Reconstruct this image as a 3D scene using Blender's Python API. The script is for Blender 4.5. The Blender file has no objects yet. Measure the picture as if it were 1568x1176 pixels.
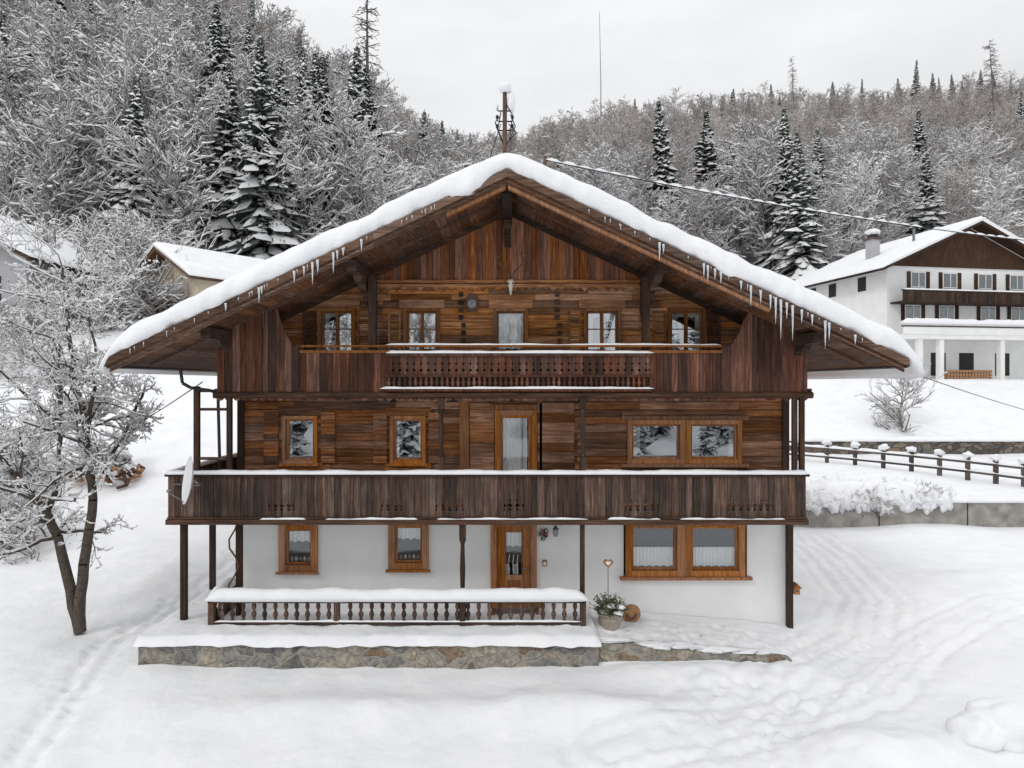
import bpy, math, random
import numpy as np
from mathutils import Vector, noise, Matrix
R = random.Random(7)
sc = bpy.context.scene
sc.view_settings.view_transform = 'Standard'
sc.view_settings.look = 'None'
sc.view_settings.exposure = 0
F = 1045.0; CH = 5.6
def X(px, d): return (px-784)*d/F
def Z(py, d): return CH+(588-py)*d/F

# ------------------------------------------------------------ materials
def nmat(name):
    m = bpy.data.materials.new(name); m.use_nodes = True
    nt = m.node_tree; b = nt.nodes['Principled BSDF']
    return m, nt, b
def N(nt, t, **k):
    n = nt.nodes.new(t)
    for a, v in k.items(): setattr(n, a, v)
    return n
def ramp(nt, stops):
    r = N(nt, 'ShaderNodeValToRGB'); e = r.color_ramp.elements
    while len(e) < len(stops): e.new(0.5)
    for i, (p, c) in enumerate(stops):
        e[i].position = p; e[i].color = (*c, 1) if len(c) == 3 else c
    return r
def bump(nt, b, src, s=0.3, d=0.02):
    bp = N(nt, 'ShaderNodeBump'); bp.inputs['Strength'].default_value = s; bp.inputs['Distance'].default_value = d
    nt.links.new(src, bp.inputs['Height']); nt.links.new(bp.outputs[0], b.inputs['Normal'])
def simple(name, col, rough=0.6, metal=0, var=0.15, scale=8, bs=0.1):
    m, nt, b = nmat(name)
    tc = N(nt, 'ShaderNodeTexCoord'); n = N(nt, 'ShaderNodeTexNoise')
    n.inputs['Scale'].default_value = scale; n.inputs['Detail'].default_value = 5 if bs else 2
    nt.links.new(tc.outputs['Object'], n.inputs['Vector'])
    r = ramp(nt, [(0.3, [c*(1-var) for c in col]), (0.7, [min(1, c*(1+var)) for c in col])])
    nt.links.new(n.outputs[0], r.inputs[0]); nt.links.new(r.outputs[0], b.inputs['Base Color'])
    b.inputs['Roughness'].default_value = rough; b.inputs['Metallic'].default_value = metal
    if bs: bump(nt, b, n.outputs[0], bs)
    return m
def flat(name, col):   # cheap diffuse for masses of twigs
    m = bpy.data.materials.new(name); m.use_nodes = True; nt = m.node_tree; nt.nodes.clear()
    o = N(nt, 'ShaderNodeOutputMaterial'); t = N(nt, 'ShaderNodeBsdfDiffuse')
    oi = N(nt, 'ShaderNodeObjectInfo')
    r = ramp(nt, [(0, [c*.72 for c in col]), (1, [min(.9, c*1.25) for c in col])])
    nt.links.new(oi.outputs['Random'], r.inputs[0]); nt.links.new(r.outputs[0], t.inputs[0]); nt.links.new(t.outputs[0], o.inputs[0])
    return m
def wood(name, cd, cm, cl, axis='x', weather=0.5, wcol=(0.03, 0.02, 0.015), rv=(0.55, 1.35)):
    m, nt, b = nmat(name)
    tc = N(nt, 'ShaderNodeTexCoord'); geo = N(nt, 'ShaderNodeNewGeometry')
    mp = N(nt, 'ShaderNodeMapping')
    mp.inputs['Scale'].default_value = {'x': (0.9, 9, 14), 'z': (14, 9, 0.9), 'y': (12, 0.9, 12)}[axis]
    mul = N(nt, 'ShaderNodeMath', operation='MULTIPLY'); mul.inputs[1].default_value = 37
    nt.links.new(geo.outputs['Random Per Island'], mul.inputs[0])
    cx = N(nt, 'ShaderNodeCombineXYZ')
    for i in range(3): nt.links.new(mul.outputs[0], cx.inputs[i])
    nt.links.new(cx.outputs[0], mp.inputs['Location'])
    nt.links.new(tc.outputs['Object'], mp.inputs['Vector'])
    n = N(nt, 'ShaderNodeTexNoise'); n.inputs['Scale'].default_value = 1.6; n.inputs['Detail'].default_value = 8; n.inputs['Roughness'].default_value = 0.65
    n.inputs['Distortion'].default_value = 0.6
    nt.links.new(mp.outputs[0], n.inputs['Vector'])
    r = ramp(nt, [(0.32, cd), (0.5, cm), (0.68, cl)])
    nt.links.new(n.outputs[0], r.inputs[0])
    w = N(nt, 'ShaderNodeTexNoise'); w.inputs['Scale'].default_value = 0.55; w.inputs['Detail'].default_value = 6; w.inputs['Roughness'].default_value = 0.7
    nt.links.new(tc.outputs['Object'], w.inputs['Vector'])
    wr = ramp(nt, [(0.45, (0, 0, 0)), (0.66, (1, 1, 1))])
    nt.links.new(w.outputs[0], wr.inputs[0])
    wm = N(nt, 'ShaderNodeMath', operation='MULTIPLY'); wm.inputs[1].default_value = weather
    nt.links.new(wr.outputs[0], wm.inputs[0])
    mx = N(nt, 'ShaderNodeMix', data_type='RGBA'); mx.inputs['B'].default_value = (*wcol, 1)
    nt.links.new(wm.outputs[0], mx.inputs['Factor']); nt.links.new(r.outputs[0], mx.inputs['A'])
    hs = N(nt, 'ShaderNodeHueSaturation')
    mr = N(nt, 'ShaderNodeMapRange'); mr.inputs['To Min'].default_value = rv[0]; mr.inputs['To Max'].default_value = rv[1]
    nt.links.new(geo.outputs['Random Per Island'], mr.inputs['Value'])
    mh = N(nt, 'ShaderNodeMath', operation='MULTIPLY'); mh.inputs[1].default_value = 7.31
    fr = N(nt, 'ShaderNodeMath', operation='FRACT')
    nt.links.new(geo.outputs['Random Per Island'], mh.inputs[0]); nt.links.new(mh.outputs[0], fr.inputs[0])
    mr2 = N(nt, 'ShaderNodeMapRange'); mr2.inputs['To Min'].default_value = 0.78; mr2.inputs['To Max'].default_value = 1.12
    nt.links.new(fr.outputs[0], mr2.inputs['Value'])
    nt.links.new(mr.outputs[0], hs.inputs['Value']); nt.links.new(mr2.outputs[0], hs.inputs['Saturation'])
    nt.links.new(mx.outputs['Result'], hs.inputs['Color']); nt.links.new(hs.outputs[0], b.inputs['Base Color'])
    b.inputs['Roughness'].default_value = 0.75
    b.inputs['Specular IOR Level'].default_value = 0.2
    bump(nt, b, n.outputs[0], 0.5, 0.02)
    return m

def snowmat(name, forest=False):
    m, nt, b = nmat(name)
    tc = N(nt, 'ShaderNodeTexCoord')
    n = N(nt, 'ShaderNodeTexNoise'); n.inputs['Scale'].default_value = 1.3; n.inputs['Detail'].default_value = 9; n.inputs['Roughness'].default_value = 0.6
    nt.links.new(tc.outputs['Object'], n.inputs['Vector'])
    r = ramp(nt, [(0.35, (0.81, 0.825, 0.85)), (0.65, (0.88, 0.885, 0.895))])
    nt.links.new(n.outputs[0], r.inputs[0])
    col = r.outputs[0]
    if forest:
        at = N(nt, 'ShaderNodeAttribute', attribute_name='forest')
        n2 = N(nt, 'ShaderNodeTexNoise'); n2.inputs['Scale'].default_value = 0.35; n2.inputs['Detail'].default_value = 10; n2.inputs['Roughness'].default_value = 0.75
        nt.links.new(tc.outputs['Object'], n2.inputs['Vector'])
        r2 = ramp(nt, [(0.40, (0.26, 0.235, 0.22)), (0.58, (0.68, 0.68, 0.7))])  # mottled forest floor, lightened to carry distance haze in its colour
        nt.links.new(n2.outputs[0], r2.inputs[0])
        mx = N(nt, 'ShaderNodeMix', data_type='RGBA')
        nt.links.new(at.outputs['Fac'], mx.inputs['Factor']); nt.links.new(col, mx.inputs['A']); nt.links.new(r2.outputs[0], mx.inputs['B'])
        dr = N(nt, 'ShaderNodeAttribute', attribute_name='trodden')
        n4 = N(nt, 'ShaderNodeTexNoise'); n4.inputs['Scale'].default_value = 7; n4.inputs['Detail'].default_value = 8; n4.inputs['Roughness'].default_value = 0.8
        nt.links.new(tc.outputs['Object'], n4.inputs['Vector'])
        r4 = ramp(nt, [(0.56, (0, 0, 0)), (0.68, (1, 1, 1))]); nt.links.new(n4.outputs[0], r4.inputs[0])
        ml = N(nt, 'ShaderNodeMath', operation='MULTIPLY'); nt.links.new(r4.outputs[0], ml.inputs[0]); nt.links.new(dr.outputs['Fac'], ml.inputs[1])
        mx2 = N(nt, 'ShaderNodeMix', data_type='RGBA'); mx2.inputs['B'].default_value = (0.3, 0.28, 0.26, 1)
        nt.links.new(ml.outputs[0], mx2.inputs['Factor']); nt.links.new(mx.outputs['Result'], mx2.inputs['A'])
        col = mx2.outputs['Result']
    nt.links.new(col, b.inputs['Base Color'])
    b.inputs['Roughness'].default_value = 0.65
    b.inputs['Specular IOR Level'].default_value = 0.3
    n3 = N(nt, 'ShaderNodeTexNoise'); n3.inputs['Scale'].default_value = 5; n3.inputs['Detail'].default_value = 8
    nt.links.new(tc.outputs['Object'], n3.inputs['Vector'])
    bump(nt, b, n3.outputs[0], 0.4, 0.06)
    return m

M = {}
M['snow'] = snowmat('snow'); M['ground'] = snowmat('snow_ground', True)
M['log'] = wood('log_wood', (0.12, 0.045, 0.021), (0.31, 0.13, 0.056), (0.54, 0.28, 0.14), 'x', 0.65, (0.10, 0.043, 0.025), (0.4, 1.35))
M['log3'] = wood('log_wood_sunny', (0.15, 0.055, 0.021), (0.42, 0.18, 0.068), (0.66, 0.36, 0.17), 'x', 0.5, (0.13, 0.052, 0.026), (0.45, 1.3))  # third-floor logs, a lighter orange wood
M['gable'] = wood('gable_boards', (0.12, 0.04, 0.02), (0.29, 0.105, 0.045), (0.50, 0.22, 0.10), 'z', 0.5, (0.095, 0.036, 0.021), (0.45, 1.35))
M['bal'] = wood('balcony_boards', (0.034, 0.021, 0.016), (0.075, 0.045, 0.033), (0.16, 0.105, 0.08), 'z', 0.6, (0.025, 0.018, 0.015), (0.45, 1.7))
M['bal3'] = wood('upper_balcony_boards', (0.045, 0.018, 0.012), (0.11, 0.045, 0.027), (0.22, 0.098, 0.06), 'z', 0.55, (0.03, 0.016, 0.012), (0.45, 1.6))
M['dark'] = wood('dark_beam', (0.025, 0.014, 0.01), (0.06, 0.033, 0.022), (0.12, 0.068, 0.044), 'x', 0.4, (0.02, 0.013, 0.011))
M['darkz'] = wood('dark_post', (0.02, 0.012, 0.009), (0.05, 0.028, 0.018), (0.10, 0.055, 0.034), 'z', 0.4, (0.016, 0.011, 0.009))
M['soffit'] = wood('soffit_boards', (0.06, 0.028, 0.016), (0.13, 0.06, 0.034), (0.22, 0.115, 0.065), 'y', 0.4, (0.045, 0.025, 0.016))
M['rake'] = wood('bargeboard', (0.055, 0.028, 0.018), (0.13, 0.067, 0.04), (0.24, 0.14, 0.09), 'x', 0.5, (0.04, 0.024, 0.017))
M['frame'] = wood('window_frame_wood', (0.22, 0.08, 0.026), (0.40, 0.165, 0.058), (0.54, 0.26, 0.10), 'z', 0.3, (0.17, 0.068, 0.026), (0.8, 1.2))
M['frame2'] = wood('old_window_frame_wood', (0.15, 0.058, 0.023), (0.28, 0.12, 0.047), (0.40, 0.19, 0.08), 'z', 0.4, (0.11, 0.045, 0.022), (0.7, 1.2))
M['greyw'] = wood('weathered_fence_wood', (0.05, 0.04, 0.035), (0.1, 0.08, 0.07), (0.17, 0.14, 0.12), 'x', 0.4)
M['plaster'] = simple('white_plaster', (0.83, 0.83, 0.82), 0.85, 0, 0.04, 1.5, 0.15)
M['plaster2'] = simple('neighbor_plaster', (0.80, 0.80, 0.79), 0.85, 0, 0.05, 1.0, 0.05)
M['beige'] = simple('beige_render', (0.62, 0.54, 0.42), 0.85, 0, 0.1, 1.0, 0.05)
M['grey'] = simple('grey_render', (0.42, 0.42, 0.43), 0.85, 0, 0.1, 1.0, 0.05)
M['int'] = simple('dark_interior', (0.03, 0.028, 0.026), 0.9)
M['lace'] = simple('lace_curtain', (0.85, 0.86, 0.87), 0.9, 0, 0.12, 60, 0.2)
M['bark'] = simple('tree_bark', (0.085, 0.065, 0.05), 0.9, 0, 0.4, 12, 0.6)
M['barkfar'] = flat('forest_bark', (0.235, 0.205, 0.19))  # forest bark and needle colours lightened to imitate aerial haze
M['barkfar2'] = flat('distant_forest_bark', (0.40, 0.355, 0.33))  # paler still: haze on the far slope put into the bark colour
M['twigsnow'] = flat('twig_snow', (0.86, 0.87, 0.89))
M['frost'] = flat('frosted_twigs', (0.66, 0.65, 0.65))  # light frost, also paling the distant trees in place of haze
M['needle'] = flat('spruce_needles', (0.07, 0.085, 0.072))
M['needlefar'] = flat('distant_spruce_needles', (0.2, 0.225, 0.22))  # greyed, paler needles: distance haze painted into the base colour
M['metal'] = simple('grey_metal', (0.25, 0.25, 0.26), 0.4, 0.7, 0.1, 20, 0)
M['rust'] = simple('rusty_metal', (0.12, 0.065, 0.045), 0.6, 0.4, 0.3, 10, 0.2)
M['black'] = simple('black_iron', (0.02, 0.02, 0.022), 0.5, 0.3, 0.2, 20, 0)
M['dish'] = simple('satellite_dish_paint', (0.72, 0.73, 0.74), 0.4, 0, 0.05, 6, 0)
M['bone'] = simple('bone', (0.80, 0.75, 0.66), 0.6, 0, 0.1, 20, 0.1)
M['antler'] = simple('antler', (0.16, 0.105, 0.07), 0.6, 0, 0.3, 20, 0.2)
M['green'] = simple('fir_twigs', (0.05, 0.09, 0.035), 0.7, 0, 0.5, 15, 0)
M['leaf'] = simple('winter_leaves', (0.10, 0.08, 0.035), 0.7, 0, 0.5, 15, 0)
M['red'] = simple('red_ribbon', (0.35, 0.03, 0.03), 0.6)
M['pot'] = simple('ceramic_pot', (0.36, 0.31, 0.25), 0.7, 0, 0.15, 10, 0.2)
M['woodend'] = simple('cut_log_end', (0.36, 0.19, 0.09), 0.7, 0, 0.3, 18, 0.2)
M['concrete'] = simple('concrete_wall', (0.30, 0.285, 0.26), 0.9, 0, 0.35, 2.2, 0.5)
def icemat():
    m, nt, b = nmat('ice'); b.inputs['Base Color'].default_value = (0.80, 0.84, 0.88, 1)
    b.inputs['Roughness'].default_value = 0.15; b.inputs['Transmission Weight'].default_value = 0.3; b.inputs['IOR'].default_value = 1.31
    return m
M['ice'] = icemat()
def glassmat(name, fac):
    m = bpy.data.materials.new(name); m.use_nodes = True; nt = m.node_tree; nt.nodes.clear()
    o = N(nt, 'ShaderNodeOutputMaterial'); t = N(nt, 'ShaderNodeBsdfTransparent'); g = N(nt, 'ShaderNodeBsdfGlossy')
    t.inputs[0].default_value = (0.88, 0.9, 0.9, 1)
    g.inputs['Color'].default_value = (0.9, 0.94, 0.97, 1); g.inputs['Roughness'].default_value = 0.01
    tc = N(nt, 'ShaderNodeTexCoord'); n = N(nt, 'ShaderNodeTexNoise'); n.inputs['Scale'].default_value = 1.8
    nt.links.new(tc.outputs['Object'], n.inputs['Vector'])
    bp = N(nt, 'ShaderNodeBump'); bp.inputs['Strength'].default_value = 0.15; bp.inputs['Distance'].default_value = 0.015
    nt.links.new(n.outputs[0], bp.inputs['Height']); nt.links.new(bp.outputs[0], g.inputs['Normal'])
    mx = N(nt, 'ShaderNodeMixShader'); mx.inputs[0].default_value = fac
    nt.links.new(t.outputs[0], mx.inputs[1]); nt.links.new(g.outputs[0], mx.inputs[2]); nt.links.new(mx.outputs[0], o.inputs[0])
    return m
M['glass'] = glassmat('window_glass', 0.42)
M['glasslow'] = glassmat('window_glass_clear', 0.14)
def stonemat(name, scale, c1, c2, mortar):
    m, nt, b = nmat(name)
    tc = N(nt, 'ShaderNodeTexCoord'); mp = N(nt, 'ShaderNodeMapping'); mp.inputs['Scale'].default_value = (scale*0.65, scale*0.65, scale*1.25)
    nz = N(nt, 'ShaderNodeTexNoise'); nz.inputs['Scale'].default_value = 2.5; nz.inputs['Detail'].default_value = 3
    nt.links.new(tc.outputs['Object'], nz.inputs['Vector'])
    va = N(nt, 'ShaderNodeVectorMath', operation='MULTIPLY_ADD'); va.inputs[1].default_value = (0.35, 0.35, 0.35)
    nt.links.new(nz.outputs['Color'], va.inputs[0]); nt.links.new(tc.outputs['Object'], va.inputs[2])
    nt.links.new(va.outputs[0], mp.inputs['Vector'])
    v = N(nt, 'ShaderNodeTexVoronoi'); v.inputs['Scale'].default_value = 1
    e = N(nt, 'ShaderNodeTexVoronoi', feature='DISTANCE_TO_EDGE'); e.inputs['Scale'].default_value = 1
    nt.links.new(mp.outputs[0], v.inputs['Vector']); nt.links.new(mp.outputs[0], e.inputs['Vector'])
    sx = N(nt, 'ShaderNodeSeparateColor'); nt.links.new(v.outputs['Color'], sx.inputs[0])
    r = ramp(nt, [(0.0, c1), (0.55, c2), (0.85, [c*0.45 for c in c2]), (1.0, (0.28, 0.19, 0.12))]); nt.links.new(sx.outputs[0], r.inputs[0])
    n = N(nt, 'ShaderNodeTexNoise'); n.inputs['Scale'].default_value = 12; n.inputs['Detail'].default_value = 7
    nt.links.new(tc.outputs['Object'], n.inputs['Vector'])
    rn = ramp(nt, [(0.3, (0.5, 0.5, 0.5)), (0.7, (1.2, 1.2, 1.2))]); nt.links.new(n.outputs[0], rn.inputs[0])
    mm = N(nt, 'ShaderNodeMix', data_type='RGBA', blend_type='MULTIPLY'); mm.inputs['Factor'].default_value = 1
    nt.links.new(r.outputs[0], mm.inputs['A']); nt.links.new(rn.outputs[0], mm.inputs['B'])
    er = ramp(nt, [(0.02, (0, 0, 0)), (0.09, (1, 1, 1))]); nt.links.new(e.outputs['Distance'], er.inputs[0])
    mx = N(nt, 'ShaderNodeMix', data_type='RGBA'); mx.inputs['A'].default_value = (*mortar, 1)
    nt.links.new(er.outputs[0], mx.inputs['Factor']); nt.links.new(mm.outputs['Result'], mx.inputs['B'])
    nt.links.new(mx.outputs['Result'], b.inputs['Base Color']); b.inputs['Roughness'].default_value = 0.9
    ad = N(nt, 'ShaderNodeMath', operation='MULTIPLY_ADD'); ad.inputs[1].default_value = 0.3
    nt.links.new(n.outputs[0], ad.inputs[0]); nt.links.new(er.outputs[0], ad.inputs[2])
    bump(nt, b, ad.outputs[0], 0.8, 0.04)
    return m
M['stone'] = stonemat('field_stone', 3.0, (0.40, 0.35, 0.26), (0.28, 0.27, 0.25), (0.31, 0.29, 0.25))
M['stone2'] = stonemat('dry_stone', 2.0, (0.26, 0.22, 0.17), (0.17, 0.155, 0.14), (0.06, 0.055, 0.05))

# ------------------------------------------------------------ mesh builder
class MB:
    def __init__(s): s.v = []; s.f = []; s.m = []; s.mats = []
    def mi(s, k):
        if k not in s.mats: s.mats.append(k)
        return s.mats.index(k)
    def add(s, vs, fs, k):
        o = len(s.v); i = s.mi(k); s.v += [tuple(v) for v in vs]
        for f in fs: s.f.append([q+o for q in f]); s.m.append(i)
    def box(s, x0, x1, y0, y1, z0, z1, k):
        if x1-x0 < 1e-4 or z1-z0 < 1e-4: return
        s.add([(x0,y0,z0),(x1,y0,z0),(x1,y1,z0),(x0,y1,z0),(x0,y0,z1),(x1,y0,z1),(x1,y1,z1),(x0,y1,z1)],
              [(0,3,2,1),(4,5,6,7),(0,1,5,4),(1,2,6,5),(2,3,7,6),(3,0,4,7)], k)
    def exty(s, pts, y0, y1, k):
        n = len(pts)
        vs = [(p[0], y0, p[1]) for p in pts]+[(p[0], y1, p[1]) for p in pts]
        s.add(vs, [list(range(n)), list(range(2*n-1, n-1, -1))]+[(i, i+n, (i+1) % n+n, (i+1) % n) for i in range(n)], k)
    def extx(s, pts, x0, x1, k):
        n = len(pts)
        vs = [(x0, p[0], p[1]) for p in pts]+[(x1, p[0], p[1]) for p in pts]
        s.add(vs, [list(range(n)), list(range(2*n-1, n-1, -1))]+[(i, i+n, (i+1) % n+n, (i+1) % n) for i in range(n)], k)
    def tube(s, p0, p1, r0, r1, k, n=8, cap=True):
        p0 = Vector(p0); p1 = Vector(p1); d = (p1-p0).normalized()
        ref = Vector((0, 0, 1)) if abs(d.z) < 0.9 else Vector((1, 0, 0))
        u = d.cross(ref).normalized(); v = d.cross(u)
        vs = []
        for p, r in ((p0, r0), (p1, r1)):
            for i in range(n):
                a = 2*math.pi*i/n; vs.append(p+u*math.cos(a)*r+v*math.sin(a)*r)
        fs = [(i, (i+1) % n, (i+1) % n+n, i+n) for i in range(n)]
        if cap: fs += [list(range(n-1, -1, -1)), list(range(n, 2*n))]
        s.add(vs, fs, k)
    def poly(s, pts, r, k, n=6):
        for i in range(len(pts)-1):
            ra = r[i] if isinstance(r, (list, tuple)) else r
            rb = r[i+1] if isinstance(r, (list, tuple)) else r
            s.tube(pts[i], pts[i+1], ra, rb, k, n)
    def lathe(s, c, prof, k, n=12):
        vs = []
        for r, z in prof:
            for i in range(n):
                a = 2*math.pi*i/n; vs.append((c[0]+r*math.cos(a), c[1]+r*math.sin(a), c[2]+z))
        fs = []
        for j in range(len(prof)-1):
            for i in range(n): fs.append((j*n+i, j*n+(i+1) % n, (j+1)*n+(i+1) % n, (j+1)*n+i))
        fs.append(list(range(n-1, -1, -1))); fs.append([(len(prof)-1)*n+i for i in range(n)])
        s.add(vs, fs, k)
    def blob(s, c, rx, ry, rz, k, seed=0, amp=0.15, nu=12, nv=8):
        vs = []
        for j in range(nv+1):
            t = math.pi*j/nv
            for i in range(nu):
                a = 2*math.pi*i/nu; q = Vector((math.sin(t)*math.cos(a), math.sin(t)*math.sin(a), math.cos(t)))
                w = 1+amp*noise.noise(q*1.7+Vector((seed*3.1, seed, 0)))*2
                vs.append((c[0]+q.x*rx*w, c[1]+q.y*ry*w, c[2]+q.z*rz*w))
        fs = [(j*nu+i, (j+1)*nu+i, (j+1)*nu+(i+1) % nu, j*nu+(i+1) % nu) for j in range(nv) for i in range(nu)]
        s.add(vs, fs, k)
    def cap(s, p0, p1, w, h, k='snow', amp=0.25, step=0.12, seed=0, sag=0.0):
        p0 = Vector(p0); p1 = Vector(p1); L = (p1-p0).length; n = max(3, int(L/step)); d = (p1-p0)/L
        side = Vector((d.y, -d.x, 0)).normalized(); vs = []
        prof = [(-1, -0.12), (-1.0, 0.35), (-0.75, 0.8), (-0.3, 1), (0.3, 1), (0.75, 0.8), (1.0, 0.35), (1, -0.12)]
        for i in range(n+1):
            t = i/n; p = p0.lerp(p1, t)
            q = Vector((p.x*1.7+seed*5, p.y*1.7, p.z))
            nz = noise.noise(q)+0.5*noise.noise(q*3.1)
            e = min(1, math.sqrt(max(0.02, min(t, 1-t)*L/(h*1.2+0.01))))
            for a, b in prof:
                hh = h*(1+amp*nz)*e
                ww = w*0.5*(1+amp*0.25*noise.noise(q*2.3+Vector((9, 0, a*2))))
                z = b*hh-(sag*max(0, noise.noise(q*2.9+Vector((0, 7, a))))*h if b < 0 else 0)
                vs.append(p+side*a*ww+Vector((0, 0, z)))
        m = len(prof)
        fs = [(i*m+j, i*m+(j+1) % m, (i+1)*m+(j+1) % m, (i+1)*m+j) for i in range(n) for j in range(m)]
        fs += [list(range(m-1, -1, -1)), [n*m+j for j in range(m)]]
        s.add(vs, fs, k)
    def obj(s, name, parent=None, smooth=False, bevel=0):
        me = bpy.data.meshes.new(name); me.from_pydata(s.v, [], s.f); 
        for k in s.mats: me.materials.append(M[k])
        me.polygons.foreach_set('material_index', s.m)
        if smooth: me.polygons.foreach_set('use_smooth', [True]*len(s.f))
        me.update()
        o = bpy.data.objects.new(name, me); sc.collection.objects.link(o)
        if parent: o.parent = parent
        return o
def empty(name, loc=(0, 0, 0), rz=0):
    e = bpy.data.objects.new(name, None); sc.collection.objects.link(e); e.location = loc; e.rotation_euler = (0, 0, rz); return e

# ------------------------------------------------------------ terrain
A_T = [-1.2, -0.75, -0.45, -0.37, -0.32, -0.18, -0.08, 0.0, 0.11, 0.3, 0.5, 0.75, 1.2]
E_T = [0.66, 0.64, 0.54, 0.47, 0.43, 0.365, 0.31, 0.325, 0.36, 0.385, 0.39, 0.41, 0.43]
DC_T = [150, 150, 150, 155, 160, 190, 230, 260, 260, 260, 260, 260, 260]
DF_T = [58, 58, 58, 58, 60, 66, 74, 80, 82, 85, 85, 85, 85]
ZF_T = [15, 15, 15, 15, 15, 16, 17, 18, 19, 19, 20, 20, 20]
RUT = [(10.8, 9.5), (10.2, 5.5), (9.5, 2.2), (7.8, -.6), (5.6, -2.6), (4.1, -4.4), (3.4, -7)]
RUT2 = [(18, 3.4), (12.5, 1.6), (8.8, -1.0), (6.9, -2.9), (4.4, -4.0), (1.5, -4.9)]
RUT3 = [(-8.2, 5.0), (-8.4, 1.5), (-8.9, -0.8), (-8.3, -3.2), (-7.5, -6.5)]
def seg_dist(x, y, pl):
    best = np.full_like(x, 1e9)
    for (x0, y0), (x1, y1) in zip(pl[:-1], pl[1:]):
        dx, dy = x1-x0, y1-y0; t = np.clip(((x-x0)*dx+(y-y0)*dy)/(dx*dx+dy*dy), 0, 1)
        best = np.minimum(best, np.hypot(x-x0-t*dx, y-y0-t*dy))
    return best
def sst(x, a, b):
    t = np.clip((x-a)/(b-a), 0, 1); return t*t*(3-2*t)
def base_h(x, y):
    x = np.asarray(x, float); y = np.asarray(y, float)
    d = np.maximum(y+16, 4); a = np.clip(x/np.maximum(d, 10), -1.2, 1.2)
    right = np.interp(d, [0, 10, 13.5, 16, 27.05, 27.35, 40, 42.0, 42.4, 52, 62, 85], [-0.9, -0.45, -0.12, 0.0, 0.0, 1.05, 1.25, 1.3, 2.15, 5.9, 6.2, 19.5])
    left = np.interp(d, [0, 10, 13.5, 16, 20, 27, 40, 58], [-0.9, -0.45, -0.12, 0.0, 0.3, 2.0, 8.8, 15])
    near = left+(right-left)*sst(x, -6, 6)
    near = near+np.clip(.42-.36*(x-1.75)/4.1, 0, .6)*sst(x, 1.5, 1.8)*sst(y, -2.15, -1.85)*(1-sst(y, .2, .8))*(1-sst(x, 5.2, 6.6))
    near = near+.15*sst(x, 1.6, 2.6)*(1-sst(x, 5.5, 6.8))*np.exp(-((y+2.45)/.42)**2)
    e = np.interp(a, A_T, E_T); dc = np.interp(a, A_T, DC_T); df = np.interp(a, A_T, DF_T); zf = np.interp(a, A_T, ZF_T)
    zc = CH+e*dc
    t = (d-df)/(dc-df)
    hill = zf+(zc-zf)*np.minimum(t, 1)-np.maximum(t-1, 0)*15
    w = sst(d, df-6, df+6)
    z = near*(1-w)+hill*w
    z = np.where(y < -26, z+(-26-y)*0.22, z)
    return z
def axis(parts):
    o = []
    for a, b, s in parts: o += list(np.arange(a, b-1e-6, s))
    o.append(parts[-1][1]); return np.array(o)
xs = axis([(-340, -60, 7), (-60, -14, 0.8), (-14, 15, 0.07), (15, 60, 0.6), (60, 340, 7)])
ys = axis([(-140, -20, 6), (-20, -7, 0.6), (-7, 10.5, 0.07), (10.5, 12, 0.1), (12, 50, 0.4), (50, 330, 4)])
GX, GY = np.meshgrid(xs, ys)
GZ = base_h(GX, GY)
nzv = np.empty(GX.size); nz2 = np.empty(GX.size); fx = GX.ravel(); fy = GY.ravel()
for i in range(GX.size):
    p = Vector((fx[i]*0.35, fy[i]*0.35, 3.3)); q = Vector((fx[i]*1.9, fy[i]*1.9, 1.7))
    nzv[i] = noise.noise(p)
    nz2[i] = noise.noise(q)+0.5*noise.noise(q*2.7)
nzv = nzv.reshape(GX.shape); nz2 = nz2.reshape(GX.shape)
far = sst(GY, 45, 90)
GZ += nzv*0.14+far*nzv*2.5
d1 = seg_dist(GX, GY, RUT); d2 = seg_dist(GX, GY, RUT2); d3 = seg_dist(GX, GY, RUT3)+.35
pathd = np.minimum(np.minimum(d1, d2), d3)
def groove(dd, c, w, wob=.05): return np.exp(-((dd+nz2*wob-c)/w)**2)
pm = np.exp(-(pathd/1.0)**2)
rut = np.clip(groove(d1, .62, .13)+groove(d2, .6, .12)+.7*groove(d1, .2, .09)+.5*groove(d1, 1.05, .08)+.5*groove(d2, .25, .07)+groove(d3, .55, .15, .1), 0, 1.3)
GZ += nz2*(0.018+0.022*pm)-rut*0.065-pm*0.05
GZ += 0.10*np.exp(-((pathd-1.8)/0.5)**2)*(0.5+nzv)
RN = np.random.RandomState(5)
def dent(x, y, r, dep):
    ix = np.searchsorted(xs, [x-3*r, x+3*r]); iy = np.searchsorted(ys, [y-3*r, y+3*r])
    sl = (slice(iy[0], iy[1]), slice(ix[0], ix[1]))
    rr = (GX[sl]-x)**2+(GY[sl]-y)**2
    GZ[sl] += -dep*np.exp(-rr/r**2)+dep*0.3*np.exp(-(np.sqrt(rr)-1.5*r)**2/(0.4*r)**2)
for pl, cnt, wd in ((RUT, 150, 0.5), (RUT2, 70, 0.5), (RUT3, 90, 0.3)):
    for _ in range(cnt):
        k = RN.randint(len(pl)-1); t = RN.rand()
        dent(pl[k][0]+(pl[k+1][0]-pl[k][0])*t+RN.randn()*wd, pl[k][1]+(pl[k+1][1]-pl[k][1])*t+RN.randn()*wd, 0.07+RN.rand()*0.05, 0.025+RN.rand()*0.035)
for _ in range(60): dent(RN.uniform(-9, 6), RN.uniform(-6.5, -2.7), 0.15+RN.rand()*0.4, RN.uniform(-0.03, 0.03))
for _ in range(170): dent(RN.uniform(1.9, 7.0), RN.uniform(-1.8, -0.2), 0.07+RN.rand()*0.06, 0.035)
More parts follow.
